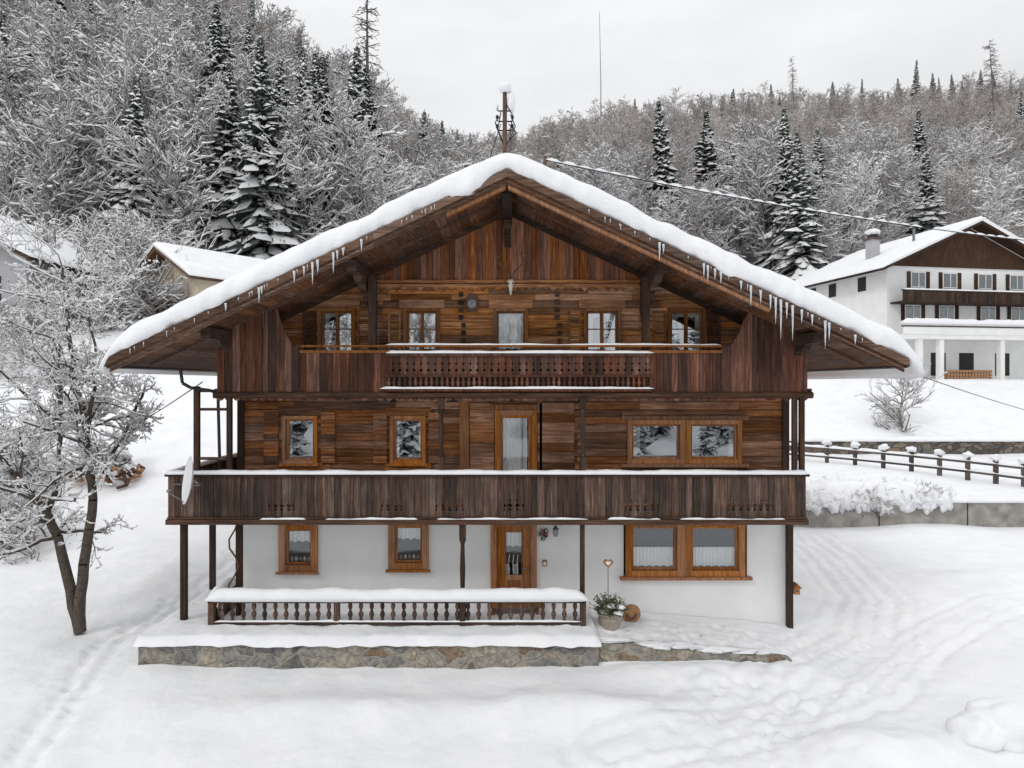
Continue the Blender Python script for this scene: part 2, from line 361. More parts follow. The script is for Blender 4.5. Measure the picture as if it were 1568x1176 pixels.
for _ in range(50): dent(RN.uniform(2.5, 7.2), RN.normal(-2.9, .3), 0.07+RN.rand()*0.07, 0.035)
GZ += 0.36*np.exp(-(((GX-5.9)/1.1)**2+((GY+5.0)/0.6)**2))*(1+nz2*0.15)
GZ += 0.16*np.exp(-((GY+3.9)/0.5)**2)*sst(GX, -8, -3)*(1-sst(GX, 2, 4))*(1+nzv)
ins = (GX > -6.3) & (GX < 6.3) & (GY > 0.05) & (GY < 13)
GZ[ins] = np.minimum(GZ[ins], -0.25)
tr = (GX > -7.4) & (GX < 1.75) & (GY > -2.0) & (GY < 0.2)
GZ[tr] = np.minimum(GZ[tr], 0.1)
ny, nx = GX.shape
V = np.stack([GX.ravel(), GY.ravel(), GZ.ravel()], 1)
idx = np.arange(nx*ny).reshape(ny, nx)
Q = np.stack([idx[:-1, :-1].ravel(), idx[:-1, 1:].ravel(), idx[1:, 1:].ravel(), idx[1:, :-1].ravel()], 1)
me = bpy.data.meshes.new('snowy_ground'); me.from_pydata(V.tolist(), [], Q.tolist())
me.polygons.foreach_set('use_smooth', [True]*len(Q)); me.materials.append(M['ground'])
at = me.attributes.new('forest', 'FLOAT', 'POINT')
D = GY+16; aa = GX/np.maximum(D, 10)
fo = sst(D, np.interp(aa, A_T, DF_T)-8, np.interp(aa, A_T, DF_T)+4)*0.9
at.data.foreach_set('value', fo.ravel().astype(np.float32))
at = me.attributes.new('trodden', 'FLOAT', 'POINT')
trd = np.clip(rut*.3*(GX > 0)+1.0*np.exp(-((GY+1.35)/.5)**2)*sst(GX, 1.8, 2.4)*(1-sst(GX, 5.6, 7.0)), 0, .85)
at.data.foreach_set('value', trd.ravel().astype(np.float32))
og = bpy.data.objects.new('snowy_ground', me); sc.collection.objects.link(og)
def gh(x, y): return float(base_h(x, y))

# ------------------------------------------------------------ CHALET
chalet = empty('timber_chalet')
S0 = 65.3
def wx(px): return (px-784)/S0
def wz(py): return CH+(588-py)/S0
RX = -0.1; SL = 0.472
def rtop(x): return 9.8-SL*abs(x-RX)
def rbot(x): return rtop(x)-0.14
XL, XR = -6.37, 6.43

def rows_wall(mb, x0f, z0, z1, ops, key, rowh=0.19, yf=0.0, th=0.14, brk=True):
    z = z0
    while z < z1-0.02:
        h = rowh*R.uniform(0.85, 1.15); zt = min(z1, z+h)
        xa, xb = x0f(z, zt)
        cuts = [(xa, xb)]
        for (a, b, c, d) in ops:
            if c < zt-0.01 and d > z+0.01:
                nc = []
                for (s, e) in cuts:
                    if b <= s or a >= e: nc.append((s, e))
                    else:
                        if a > s: nc.append((s, a))
                        if b < e: nc.append((b, e))
                cuts = nc
        for s, e in cuts:
            p = s
            while p < e-0.01:
                q = e
                if brk and e-p > 2.4: q = p+R.uniform(1.1, 2.4)
                o = R.uniform(-0.012, 0.012); g = 0.002
                pts = [(yf+th, z+g), (yf+o+0.012, z+g), (yf+o, z+g+0.012), (yf+o-0.004, (z+zt)/2), (yf+o, zt-g-0.012), (yf+o+0.012, zt-g), (yf+th, zt-g)]
                mb.extx(pts, p, q-0.004, key); p = q
        z = zt

W3 = [(-4.10, 0.36), (-2.11, 0.35), (-0.03, 0.33), (2.11, 0.36), (4.09, 0.37)]
ops3 = [(c-h-0.06, c+h+0.06, 6.14, 7.38) for c, h in W3]
ops2 = [(-5.37, -4.55, 3.74, 4.86), (-2.85, -2.02, 3.74, 4.86), (-0.36, 0.54, 2.5, 4.95), (2.70, 5.37, 3.74, 4.76)]
ops1 = [(-5.45, -4.55, 1.22, 2.34), (-2.89, -1.95, 1.27, 2.41), (-0.47, 0.55, 0.3, 2.4), (2.62, 5.52, 1.06, 2.40)]

wall = MB()
rows_wall(wall, lambda a, b: (XL, XR), 2.47, 5.5, ops2, 'log', 0.19)
def ext3(a, b):
    w = (9.64-a)/SL; return (max(XL, RX-w), min(XR, RX+w))
rows_wall(wall, ext3, 5.5, 8.05, ops3, 'log3', 0.17, 0.0)
# lintels and sills closing the log courses around the openings
for a, b, c, d in ops3+ops2:
    k = 'log3' if d > 6 else 'log'
    wall.box(a-.12, b+.12, -.035, .05, d-.005, d+.19, k)
    if c > 3: wall.box(a-.12, b+.12, -.033, .05, c-.18, c+.004, k)
x = -3.3
while x < 3.1:
    w = R.uniform(0.13, 0.22); xa, xb = x, min(x+w, 3.12)
    zt0, zt1 = rbot(xa)+0.1, rbot(xb)+0.1
    o = R.uniform(-0.01, 0.01)-0.055
    zb = 8.03
    wall.exty([(xa, zb+0.03), ((xa+xb)/2, zb-0.03), (xb-0.006, zb+0.03), (xb-0.006, zt1), (xa, zt0)], o, o+0.05, 'gable'); x += w
wall.exty([(-3.5, 8.0), (3.35, 8.0), (3.35, rbot(3.35)+.08), (RX, rbot(RX)+.08), (-3.5, rbot(-3.5)+.08)], 0.0, 0.03, 'dark')
for k in range(2):
    z = 7.86+k*0.10
    wall.box(-3.15, 3.0, -0.075-k*0.03, 0.0, z, z+0.07, 'log3')
x = -3.15
while x < 2.95:
    wall.exty([(x, 7.86), (x+0.09, 7.77), (x+0.18, 7.86)], -0.07, -0.002, 'log3'); x += 0.183
wall.box(XL, XL+0.15, 0.145, 13, 2.47, 6.75, 'log'); wall.box(XR-0.15, XR, 0.145, 13, 2.47, 6.75, 'log')
wall.box(XL, XR, 12.85, 13, -0.3, 6.6, 'plaster')
wall.exty([(XL+.16, -.3), (XR-.16, -.3), (XR-.16, 6.5), (RX, 9.5), (XL+.16, 6.5)], 0.75, 0.8, 'int')
wall.exty([(XL+.16, 6.5), (XR-.16, 6.5), (RX, 9.5)], 12.8, 12.95, 'log')
wall.box(XL+.16, XR-.16, 0.15, 12.8, 2.45, 2.6, 'int'); wall.box(XL+.16, XR-.16, 0.15, 12.8, 5.4, 5.5, 'int')
for px, za, zb in ((708, 6.55, 7.75), (855, 6.55, 7.75), (672, 2.7, 5.3), (885, 2.7, 5.3), (585, 6.0, 7.7), (984, 6.0, 7.7)):
    z = za
    while z < zb-0.1:
        wd = 0.045+R.uniform(0, 0.02); xo = wx(px)+(0.03 if int(z*10) % 2 else -0.03)
        wall.box(xo-wd, xo+wd, -0.05, 0.0, z+0.015, z+0.12, 'dark' if px in (708, 855) else 'log'); z += 0.18
wall.obj('log_walls', chalet)

pl = MB()
def cells(mb, x0, x1, z0, z1, ops, y0, y1, key):
    xs_ = sorted(set([x0, x1]+[o[0] for o in ops]+[o[1] for o in ops])); 
    for a, b in zip(xs_[:-1], xs_[1:]):
        zz = [(z0, z1)]
        for o in ops:
            if o[0] <= a and o[1] >= b:
                nz_ = []
                for s, e in zz:
                    if o[2] > s: nz_.append((s, min(e, o[2])))
                    if o[3] < e: nz_.append((o[3], e))
                zz = nz_
        for s, e in zz: mb.box(a, b, y0, y1, s, e, key)
cells(pl, XL, XR, -0.4, 2.465, ops1, 0.02, 0.35, 'plaster')
pl.box(XL, XL+0.3, 0.352, 13, -0.4, 2.465, 'plaster'); pl.box(XR-0.3, XR, 0.352, 13, -0.4, 2.465, 'plaster')
pl.obj('plaster_walls', chalet)

# windows
win = MB(); gl = MB()
def curtain(x0, x1, z0, z1, y, scallop=True):
    n = max(16, int((x1-x0)/0.015)); vs = []; fs = []
    for i in range(n+1):
        t = i/n; xx = x0+(x1-x0)*t
        yy = y+0.014*math.sin(t*(x1-x0)*75)+0.006*math.sin(t*41)
        zb = z0+(0.035*abs(math.sin(t*(x1-x0)*18)) if scallop else 0)
        vs += [(xx, yy, zb), (xx, yy, z1)]
    for i in range(n): fs.append((2*i, 2*i+2, 2*i+3, 2*i+1))
    win.add(vs, fs, 'lace')
def window(x0, x1, z0, z1, fw, key, y=-0.03, mull=1, cross=True, glass='glass', outer=0.1, sill=True, cur=None, cy=.115):
    o = outer; t = 0.05
    win.box(x0-o, x0, y-t, 0.05, z0-o, z1+o, key); win.box(x1, x1+o, y-t, 0.05, z0-o, z1+o, key)
    win.box(x0+.001, x1-.001, y-t+.004, 0.05, z1, z1+o-.003, key); win.box(x0+.001, x1-.001, y-t+.004, 0.05, z0-o+.003, z0, key)
    if sill: win.box(x0-o-0.05, x1+o+0.05, y-t-0.07, y-t+0.0, z0-o-0.05, z0-o+0.005, key)
    ys0, ys1 = 0.03, 0.09; s = fw
    n = mull+1 if mull else 1; w = (x1-x0)/n
    for i in range(n):
        a, b = x0+i*w+.002, x0+(i+1)*w-.002
        win.box(a, a+s, ys0, ys1, z0, z1, key); win.box(b-s, b, ys0, ys1, z0, z1, key)
        win.box(a+s, b-s, ys0+.003, ys1, z1-s, z1, key); win.box(a+s, b-s, ys0+.003, ys1, z0, z0+s, key)
        if cross:
            zc = z0+(z1-z0)*0.62; win.box(a+s, b-s, ys0+.006, ys1-.02, zc-0.012, zc+0.012, key)
        gl.add([(a+s, 0.06, z0+s), (b-s, 0.06+R.uniform(-.006, .006), z0+s), (b-s, 0.06+R.uniform(-.006, .006), z1-s), (a+s, 0.06, z1-s)], [(0, 1, 2, 3)], glass)
    for bx in ((x0-.07, x0-.002), (x1+.002, x1+.07)): win.box(bx[0], bx[1], 0.052, 0.40, z0-.06, z1+.06, 'int')
    if cur:
        for c in cur: curtain(x0+c[0]*(x1-x0), x0+c[1]*(x1-x0), z0+c[2]*(z1-z0), z0+c[3]*(z1-z0), cy)
for i, (c, h) in enumerate(W3):
    if i == 2: cu = [(0, 1, 0.18, 1)]
    else: cu = [(0.0, 0.22, 0.02, 1), (0.80, 1, 0.02, 1), (0, 1, 0.86, 1)]
    window(c-h, c+h, 6.22, 7.30, 0.04, 'frame2', mull=1 if i != 2 else 0, cur=cu, glass='glass' if i != 2 else 'glasslow', outer=0.075, cross=(i != 2))
window(-5.29, -4.63, 3.82, 4.78, 0.05, 'frame', mull=0, cross=False, outer=0.08, cur=[(0, .16, .02, 1), (.86, 1, .02, 1)])
window(-2.77, -2.10, 3.82, 4.78, 0.05, 'frame', mull=0, cross=False, outer=0.08, cur=[(0, .16, .02, 1), (.86, 1, .02, 1)])
window(-0.28, 0.46, 2.62, 4.87, 0.07, 'frame', mull=0, cross=False, sill=False, outer=0.12, cur=[(0, .86, 0.35, 0.98)], glass='glasslow')
win.box(0.24, 0.255, 0.1, 0.105, 3.6, 4.8, 'frame2')
window(2.80, 3.93, 3.84, 4.66, 0.05, 'frame', mull=0, cross=False, outer=0.1, sill=False, cur=[(0, .2, .02, 1)])
window(4.18, 5.27, 3.84, 4.66, 0.05, 'frame', mull=0, cross=False, outer=0.1, sill=False, cur=[(.86, 1, .02, 1)])
win.box(4.031, 4.079, -0.07, 0.05, 3.742, 4.758, 'frame')
win.box(2.55, 5.52, -0.12, -0.0, 3.66, 3.735, 'frame2'); win.box(2.55, 5.52, -0.11, -0.0, 4.765, 4.86, 'frame2')
window(-5.30, -4.70, 1.37, 2.19, 0.045, 'frame', mull=0, cross=False, outer=0.15, glass='glasslow', cur=[(0, 1, 0.6, 1)])
window(-2.74, -2.10, 1.42, 2.26, 0.045, 'frame', mull=0, cross=False, outer=0.15, glass='glasslow', cur=[(0, 1, 0.6, 1)])
window(2.80, 3.86, 1.24, 2.26, 0.055, 'frame', mull=0, cross=False, outer=0.14, glass='glasslow', sill=False, cur=[(0, 1, 0.04, 0.5), (0, 1, .93, 1)])
window(4.20, 5.30, 1.24, 2.26, 0.055, 'frame', mull=0, cross=False, outer=0.14, glass='glasslow', sill=False, cur=[(0, 1, 0.04, 0.5), (0, 1, .93, 1)])
win.box(4.001, 4.059, -0.06, 0.06, 1.1, 2.4, 'frame')
win.box(2.52, 5.6, -0.13, -0.02, 1.03, 1.10, 'frame')
for cx in (-5.0, -2.42):
    for k in range(5): win.blob((cx-0.2+k*0.1, 0.14, 1.47 if cx < -4 else 1.52), 0.035, 0.03, 0.05, 'bone' if k % 2 else 'pot', k, nu=8, nv=6)
win.box(-0.50, -0.36, -0.06, 0.06, 0.33, 2.45, 'frame'); win.box(0.44, 0.58, -0.06, 0.06, 0.33, 2.45, 'frame'); win.box(-0.36, 0.44, -0.056, 0.06, 2.28, 2.44, 'frame')
win.box(-0.355, -0.17, 0.0, 0.06, 0.36, 2.275, 'frame'); win.box(0.25, 0.435, 0.0, 0.06, 0.36, 2.275, 'frame')
win.box(-0.169, 0.249, 0.004, 0.06, 2.12, 2.275, 'frame'); win.box(-0.169, 0.249, 0.004, 0.06, 0.36, 1.12, 'frame')
win.box(-0.12, 0.20, -0.015, 0.0, 0.5, 1.0, 'frame2')
for a, b in ((-0.169, -0.14), (0.22, 0.249)): win.box(a, b, 0.01, 0.05, 1.12, 2.12, 'frame2')
gl.add([(-0.17, 0.035, 1.12), (0.25, 0.035, 1.12), (0.25, 0.035, 2.12), (-0.17, 0.035, 2.12)], [(0, 1, 2, 3)], 'glasslow')
for k in range(3):
    win.poly([(-0.06+k*0.1, 0.02, 1.15), (-0.10+k*0.1+0.02, 0.02, 1.4), (-0.06+k*0.1, 0.02, 1.6)], 0.008, 'bone', 5)
curtain(-0.16, 0.24, 1.75, 2.1, 0.12)
win.tube((0.36, -0.06, 1.28), (0.36, 0.0, 1.28), 0.02, 0.02, 'metal'); win.tube((0.36, -0.06, 1.28), (0.27, -0.06, 1.28), 0.012, 0.012, 'metal')
win.obj('windows_and_doors', chalet); gl.obj('window_panes', chalet)

sh = MB()
def shutter(x0, x1, z0, z1, key, y=-0.05):
    sh.box(x0, x0+.05, y, y+.045, z0, z1, key); sh.box(x1-.05, x1, y, y+.045, z0, z1, key)
    sh.box(x0+.05, x1-.05, y+.002, y+.045, z0, z0+.06, key); sh.box(x0+.05, x1-.05, y+.002, y+.045, z1-.06, z1, key)
    z = z0+.07
    while z < z1-.08: sh.box(x0+.05, x1-.05, y+.012, y+.04, z, z+.035, key); z += .05
for cx, s in ((-4.10, -1), (-4.10, 1), (4.09, -1), (4.09, 1), (-2.11, -1), (2.11, -1)):
    w = 0.3; c = cx+s*(0.37+0.1+w/2+0.02)
    shutter(c-w/2, c+w/2, 6.2, 7.3, 'bal3' if abs(cx) > 3 and cx*s > 0 else 'log3')
for a, b in ((-5.8, -5.46), (-4.46, -4.14), (-3.24, -2.93), (-1.95, -1.66)):
    z = 3.75
    while z < 4.8: sh.box(a, b, -0.06, -0.015, z, z+0.165, 'log'); z += 0.17
sh.box(wx(711)-.11, wx(711)+.11, -0.04, 0.0, 2.6, 5.4, 'frame2')
sh.box(wx(826), wx(826)+.06, -0.045, 0.0, 2.6, 5.35, 'log3')
for a, b in ((-0.98, -0.42), (0.6, 1.45)):
    z = 2.6
    while z < 4.98: sh.box(a, b, -0.045, -0.005, z, z+0.23, 'log'); z += 0.233
sh.box(-0.5, 0.62, -0.065, 0, 5.0, 5.12, 'frame2')
for xx in (XL-0.05, XR-0.10): sh.box(xx, xx+0.15, -0.06, 0.1, 2.5, 6.6, 'darkz')
sh.obj('shutters_and_trim', chalet)

# ---- roof
rf = MB(); YF = -2.5; YB = 13.8; XE = 7.85
for sgn in (-1, 1):
    s = 0
    while s < XE-0.01:
        a, b = s, min(XE, s+0.21); xa, xb = RX+sgn*a, RX+sgn*b
        za, zb = 9.8-SL*a, 9.8-SL*b; t = 0.12
        pts = [(xa, za-t), (xb, zb-t), (xb, zb), (xa, za)]
        if sgn < 0: pts = pts[::-1]
        rf.exty([(p[0]*1.0, p[1]) for p in pts], YF+0.05, YB, 'soffit'); s = b+0.004
    for y in (-1.25,):
        a, b = 0.05, XE-0.12; xa, xb = RX+sgn*a, RX+sgn*b; za, zb = 9.8-SL*a-.125, 9.8-SL*b-.125
        pts = [(xa, za-.05), (xb, zb-.05), (xb, zb), (xa, za)]
        if sgn < 0: pts = pts[::-1]
        rf.exty(pts, y, y+0.12, 'soffit')
    for (t0, t1, ya, yb, a, b, k) in ((0.25, 0.0, YF-0.0, YF+0.045, 0.0, XE+.02, 'rake'), (0.11, -0.05, YF-0.045, YF-0.002, 0.0, XE+.1, 'rake'), (0.21, 0.17, YF-0.03, YF-0.002, 0.0, XE, 'rake')):
        xa, xb = RX+sgn*a, RX+sgn*b; za, zb = 9.8-SL*a, 9.8-SL*b
        nseg = 3
        for q in range(nseg):
            u0, u1 = q/nseg, (q+1)/nseg; x0_, x1_ = xa+(xb-xa)*u0, xa+(xb-xa)*u1-sgn*.006; z0_, z1_ = za+(zb-za)*u0, za+(zb-za)*u1
            pts = [(x0_, z0_-t0), (x1_, z1_-t0), (x1_, z1_-t1), (x0_, z0_-t1)]
            if sgn < 0: pts = pts[::-1]
            rf.exty(pts, ya, yb, k)
    a, b = 0.1, 6.2; xa, xb = RX+sgn*a, RX+sgn*b; za, zb = 9.8-SL*a-.125, 9.8-SL*b-.125
    pts = [(xa, za-.13), (xb, zb-.13), (xb, zb), (xa, za)]
    if sgn < 0: pts = pts[::-1]
    rf.exty(pts, -0.13, -0.068, 'dark')
    a, b = 0.02, (5.2 if sgn > 0 else 1.2)
    xa, xb = RX+sgn*a, RX+sgn*b; za, zb = 9.8-SL*a-.25, 9.8-SL*b-.25
    pts = [(xa, za-.07), (xb, zb-.07), (xb, zb), (xa, za)]
    if sgn < 0: pts = pts[::-1]
    rf.exty(pts, YF+.01, YF+.12, 'frame2')
    xg = RX+sgn*(XE+0.06)
    rf.tube((xg, YF+.02, 9.8-SL*XE-.12), (xg, YB, 9.8-SL*XE-.12), 0.06, 0.06, 'black', 8)
for xx, zz in ((RX, 9.28), (-3.25, rbot(-3.25)-.30), (3.08, rbot(3.08)-.30), (-6.2, rbot(-6.2)-.28), (6.2, rbot(6.2)-.28)):
    rf.box(xx-.10, xx+.10, -2.2, 0.0, zz+.02, zz+.24, 'dark')
    if xx == RX:
        pts = [(0, zz-.02), (-.8, zz-.02), (-.72, zz-.18), (-.3, zz-.25), (0, zz-.55)]
    else:
        pts = [(0, zz+.02), (-1.7, zz+.02), (-1.62, zz-.10), (-1.25, zz-.12), (-1.2, zz-.22), (-.8, zz-.26), (-.72, zz-.40), (-.3, zz-.48), (0, zz-.8)]
    rf.extx(pts[::-1], xx-.08, xx+.08, 'dark')
rf.obj('roof_structure', chalet)

ps = MB()
for xx in (-3.05, 2.93):
    ps.box(xx-.08, xx+.08, -1.12, -0.98, 5.5, rbot(xx)-.3, 'darkz')
SB = 70.6
def ux(px): return (px-784)/SB
YU = -1.2
ub = MB()
ub.box(-6.45, 6.5, YU, 0, 5.36, 5.44, 'dark')
ub.tube((-6.45, YU-.03, 5.36), (6.5, YU-.03, 5.36), 0.075, 0.075, 'dark', 10)
for sgn, pxs in ((-1, 333), (1, 1236)):
    x0 = ux(333) if sgn < 0 else ux(1105); x1 = ux(460) if sgn < 0 else ux(1236)
    def topz(x):
        inner = 4.59; e = 5.1
        if abs(x) >= e: return rbot(x)-.03
        t = (e-abs(x))/(e-inner); t = min(1, max(0, t))
        zt = rbot(sgn*e)-.03
        return 6.40+(zt-6.40)*(1-t)**2.2
    x = x0
    while x < x1-0.01:
        w = min(R.uniform(0.12, 0.2), x1-x); o = R.uniform(-.01, .01)
        m_ = (x+x+w)/2
        pts = [(x, 5.38), (x+w-.008, 5.38), (x+w-.008, topz(x+w)), (m_, topz(m_)), (x, topz(x))]
        ub.exty(pts, YU+o-.02, YU+o+.02, 'bal3'); x += w
def notch_board(mb, x0, x1, z0, z1, y, th, key, nts):
    pr = [(x1, z0)]
    for z, r in sorted(nts):
        for k in range(7):
            a = -math.pi/2+math.pi*k/6; pr.append((x1-r*math.cos(a), z+r*math.sin(a)))
    pr.append((x1, z1)); pl_ = [(x0, z1)]
    for z, r in sorted(nts, reverse=True):
        for k in range(7):
            a = math.pi/2-math.pi*k/6; pl_.append((x0+r*math.cos(a), z+r*math.sin(a)))
    pl_.append((x0, z0))
    mb.exty(pr+pl_, y, y+th, key)
x = ux(460)
while x < ux(1105)-.01:
    w = min(R.uniform(0.13, 0.19), ux(1105)-x); c = x+w/2
    if not (ux(592) < c < ux(992)):
        ub.box(x, x+w-.008, YU-.02+R.uniform(-.008, .008), YU+.02, 5.42, 6.27, 'bal3')
    x += w
x0, x1 = ux(592), ux(995)
x = x0
while x < x1-.02:
    w = min(0.152, x1-x)
    notch_board(ub, x, x+w-.008, 5.80, 6.20, YU-.05, .03, 'bal3', [(5.9, .03), (6.04, .022)]); x += w
ub.box(x0-.02, x1+.02, YU-.09, YU-.015, 6.2, 6.27, 'bal3'); ub.box(x0-.02, x1+.02, YU-.08, YU-.025, 5.75, 5.8, 'bal3'); ub.box(x0-.02, x1+.02, YU-.12, YU+.0, 5.44, 5.5, 'bal3')
x = x0+.06
while x < x1-.03:
    ub.lathe((x, YU-.05, 5.5), [(.02, 0), (.035, .03), (.02, .05), (.036, .1), (.04, .14), (.02, .19), (.032, .22), (.02, .25)], 'bal3', 8); x += .115
ub.box(x0, x1, YU+.03, YU+.05, 5.45, 6.25, 'dark')
ub.box(ux(460), ux(1105), YU-.045, YU+.05, 6.27, 6.33, 'frame2')
ub.box(ux(460), ux(1105), YU-.01, YU+.04, 6.40, 6.445, 'frame2')
for k in range(9):
    xx = ux(460)+(ux(1105)-ux(460))*k/8; ub.tube((xx, YU+.02, 6.33), (xx, YU+.02, 6.42), .015, .015, 'dark', 6)
ub.box(-6.45, 6.5, YU-.01, YU+.10, 5.44, 5.5, 'dark')
for px in (590, 690, 785, 893): 
    xx = ux(px); ub.box(xx-.09, xx+.09, YU-.0, 0, 5.2, 5.355, 'dark')
x = -6.4
while x < 6.4:
    ub.exty([(x, 5.30), (x+.04, 5.25), (x+.09, 5.235), (x+.14, 5.25), (x+.18, 5.30), (x+.18, 5.34), (x, 5.34)], YU-.05, YU-.03, 'bal3'); x += .183
ub.obj('upper_balcony', chalet)
YL = -1.3; SLb = 71.1
def lx(px): return (px-784)/SLb
lb = MB()
LX0, LX1 = lx(258), lx(1234)
lb.box(LX0, LX1, YL, 0.0, 2.66, 2.74, 'dark')
lb.box(LX0, XL-.002, 0.001, 7, 2.66, 2.74, 'dark')
lb.box(LX0-.03, LX1+.03, YL-.08, YL+.06, 2.58, 2.69, 'dark')
x = LX0; groups = [(405, 450), (575, 612), (660, 700), (765, 800), (955, 1000), (1105, 1185)]
while x < LX1-.01:
    w = min(R.uniform(.125, .165), LX1-x); px = x*SLb+784
    g = any(a < px < b for a, b in groups)
    o = R.uniform(-.008, .008)
    if g and w > .1: notch_board(lb, x, x+w-.008, 2.70, 3.61, YL-.02+o, .035, 'bal', [(2.90, .03), (2.985, .045), (3.09, .02)])
    else: lb.box(x, x+w-.008, YL-.02+o, YL+.015+o, 2.70+R.uniform(-.02, .01), 3.61, 'bal')
    x += w
y = YL+.05
while y < 6.9:
    lb.box(LX0-.02, LX0+.02, y, y+.14, 2.70, 3.61, 'bal'); y += .15
lb.box(LX0-.05, LX0+.05, YL+.07, 7, 3.612, 3.66, 'dark')
lb.box(LX0-.06, LX1+.06, YL-.06, YL+.07, 3.61, 3.67, 'dark')
lb.box(LX1-.03, LX1, YL+.02, 0, 2.75, 3.6, 'bal')
lb.box(LX0, LX1, YL-.07, YL-.03, 2.70, 2.74, 'dark')
lb.obj('lower_balcony', chalet)

def fancy_post(mb, x, y, z0, z1, r, key='darkz'):
    h = z1-z0
    mb.box(x-r, x+r, y-r, y+r, z0, z0+h*.22, key); mb.box(x-r, x+r, y-r, y+r, z1-h*.15, z1, key)
    mb.lathe((x, y, z0+h*.22), [(r*.9, 0), (r*1.15, .04), (r*.6, .1), (r*.85, h*.3), (r*.6, h*.55), (r*1.1, h*.6), (r*.9, h*.63)], key, 10)
fancy_post(ps, lx(675), YL+.06, 3.67, 5.3, .065); fancy_post(ps, lx(893), YL+.06, 3.67, 5.3, .065)
for px in (350, 1218, 1229):
    ps.box(lx(px)-.05, lx(px)+.05, YL+.0, YL+.1, 3.6, 5.4, 'darkz')
fancy_post(ps, lx(708), YL+.06, .4, 2.65, .07)
ps.box(lx(892)-.05, lx(892)+.05, YL+.0, YL+.10, .4, 2.65, 'darkz')
ps.box(lx(357)-.07, lx(357)+.05, YL+.3, YL+.42, .3, 2.65, 'darkz')
ps.box(6.40, 6.53, -.16, -.03, -.12, 2.58, 'darkz')
ps.box(lx(278)-.06, lx(278)+.06, YL+.05, YL+.17, .3, 2.65, 'darkz')
ps.box(-7.5, -7.38, .9, 1.02, .1, 2.65, 'darkz')
ps.box(lx(297)-.06, lx(297)+.05, YL+.1, YL+.2, 3.66, 5.55, 'darkz')
ps.box(-7.36, -7.25, 1.6, 1.7, 3.66, 6.0, 'darkz')
for z in (5.42, 5.02, 3.95): ps.box(lx(297), lx(350), YL+.12, YL+.18, z, z+.06, 'dark')
pts = [(-7.1, -1.4, 5.95), (-7.05, -1.4, 5.62), (-6.9, -1.35, 5.52), (-6.55, -1.2, 5.46), (-6.42, -1.1, 5.4), (-6.42, -1.0, 3.7)]
ps.poly(pts, .035, 'black', 8)
vp = [(lx(350)+.1*math.sin(k*1.3), YL+.25+.05*math.cos(k), .4+k*.2) for k in range(12)]
ps.poly(vp, .02, 'rust', 5)
ps.obj('posts_and_braces', chalet)

sn = MB()
sn.cap((LX0-.05, YL, 3.67), (LX1+.05, YL, 3.67), .19, .075, seed=1, amp=.4)
sn.cap((LX0, YL, 3.67), (LX0, 6.8, 3.67), .16, .08, seed=2)
for a, b in ((400, 470), (500, 640), (670, 900), (930, 1010), (1040, 1200)):
    sn.cap((lx(a), YL-.06, 2.70), (lx(b), YL-.06, 2.70), .06, .025, seed=a, amp=1.2, step=.06)
sn.cap((ux(592), YU-.05, 6.27), (ux(1000), YU-.05, 6.27), .11, .05, seed=4, amp=.4)
sn.cap((ux(590), YU+.02, 6.445), (ux(1105), YU+.02, 6.445), .05, .035, seed=5, amp=.6)
sn.cap((ux(583), YU-.08, 5.50), (ux(1000), YU-.08, 5.50), .10, .04, seed=6, amp=.6)
sn.obj('balcony_snow', chalet, smooth=True)

# ---- roof snow
rs = MB(); nxs = 260; vs = []
P = [(0.30, -0.02), (0.02, -0.02), (-0.07, 0.12), (-0.10, 0.35), (-0.06, 0.62), (0.06, 0.84), (0.26, 0.97), (0.6, 1.0), (1.5, 1.0), (5, 1.0), (10, 1.0), (YB-YF, 0.9), (YB-YF+.1, 0.3), (YB-YF, -.02)]
X0, X1 = -8.12, 8.12
for i in range(nxs+1):
    x = X0+(X1-X0)*i/nxs; ax = math.sqrt((x-RX)**2+0.25**2)-0.08
    base = 9.85-SL*abs(x-RX); zt_base = 9.85-SL*ax
    e = min(x-X0, X1-x); en = min(1, math.sqrt(max(0, e)/0.55+0.0)) if e < .55 else 1
    q = Vector((x*.8, 2.2, 0)); t = (0.50+0.08*noise.noise(q)+0.05*noise.noise(q*3.3))*(0.25+.75*en)
    droop = 0.24*max(0, 1-e/.45)**2
    if -1.25 < x < -0.35: lowx = 0.17*math.sin((x+1.25)/0.9*math.pi)**.6*(1 if x < -.6 else .7)
    elif 3.9 < x < 4.6: lowx = .12*math.sin((x-3.9)/.7*math.pi)
    else: lowx = 0
    for j, (dy, hf) in enumerate(P):
        w = 0.07*noise.noise(Vector((x*1.6, j*.3, 5)))+0.04*noise.noise(Vector((x*4.5, j*.3, 9)))
        low = (0.07*noise.noise(Vector((x*2.3, 1, 8)))+.05*noise.noise(Vector((x*6, 1, 8)))-lowx) if j in (1, 2, 3) else 0
        zz = base*(1-hf)+zt_base*hf if hf > 0 else base
        vs.append((x, YF+dy+(w if 0 < j < 7 else 0), zz+t*hf+low-droop))
m = len(P)
fs = [(i*m+j, (i+1)*m+j, (i+1)*m+(j+1) % m, i*m+(j+1) % m) for i in range(nxs) for j in range(m)]
fs += [list(range(m)), [nxs*m+j for j in range(m-1, -1, -1)]]
rs.add(vs, fs, 'snow')
rs.obj('roof_snow', chalet, smooth=True)
ic = MB()
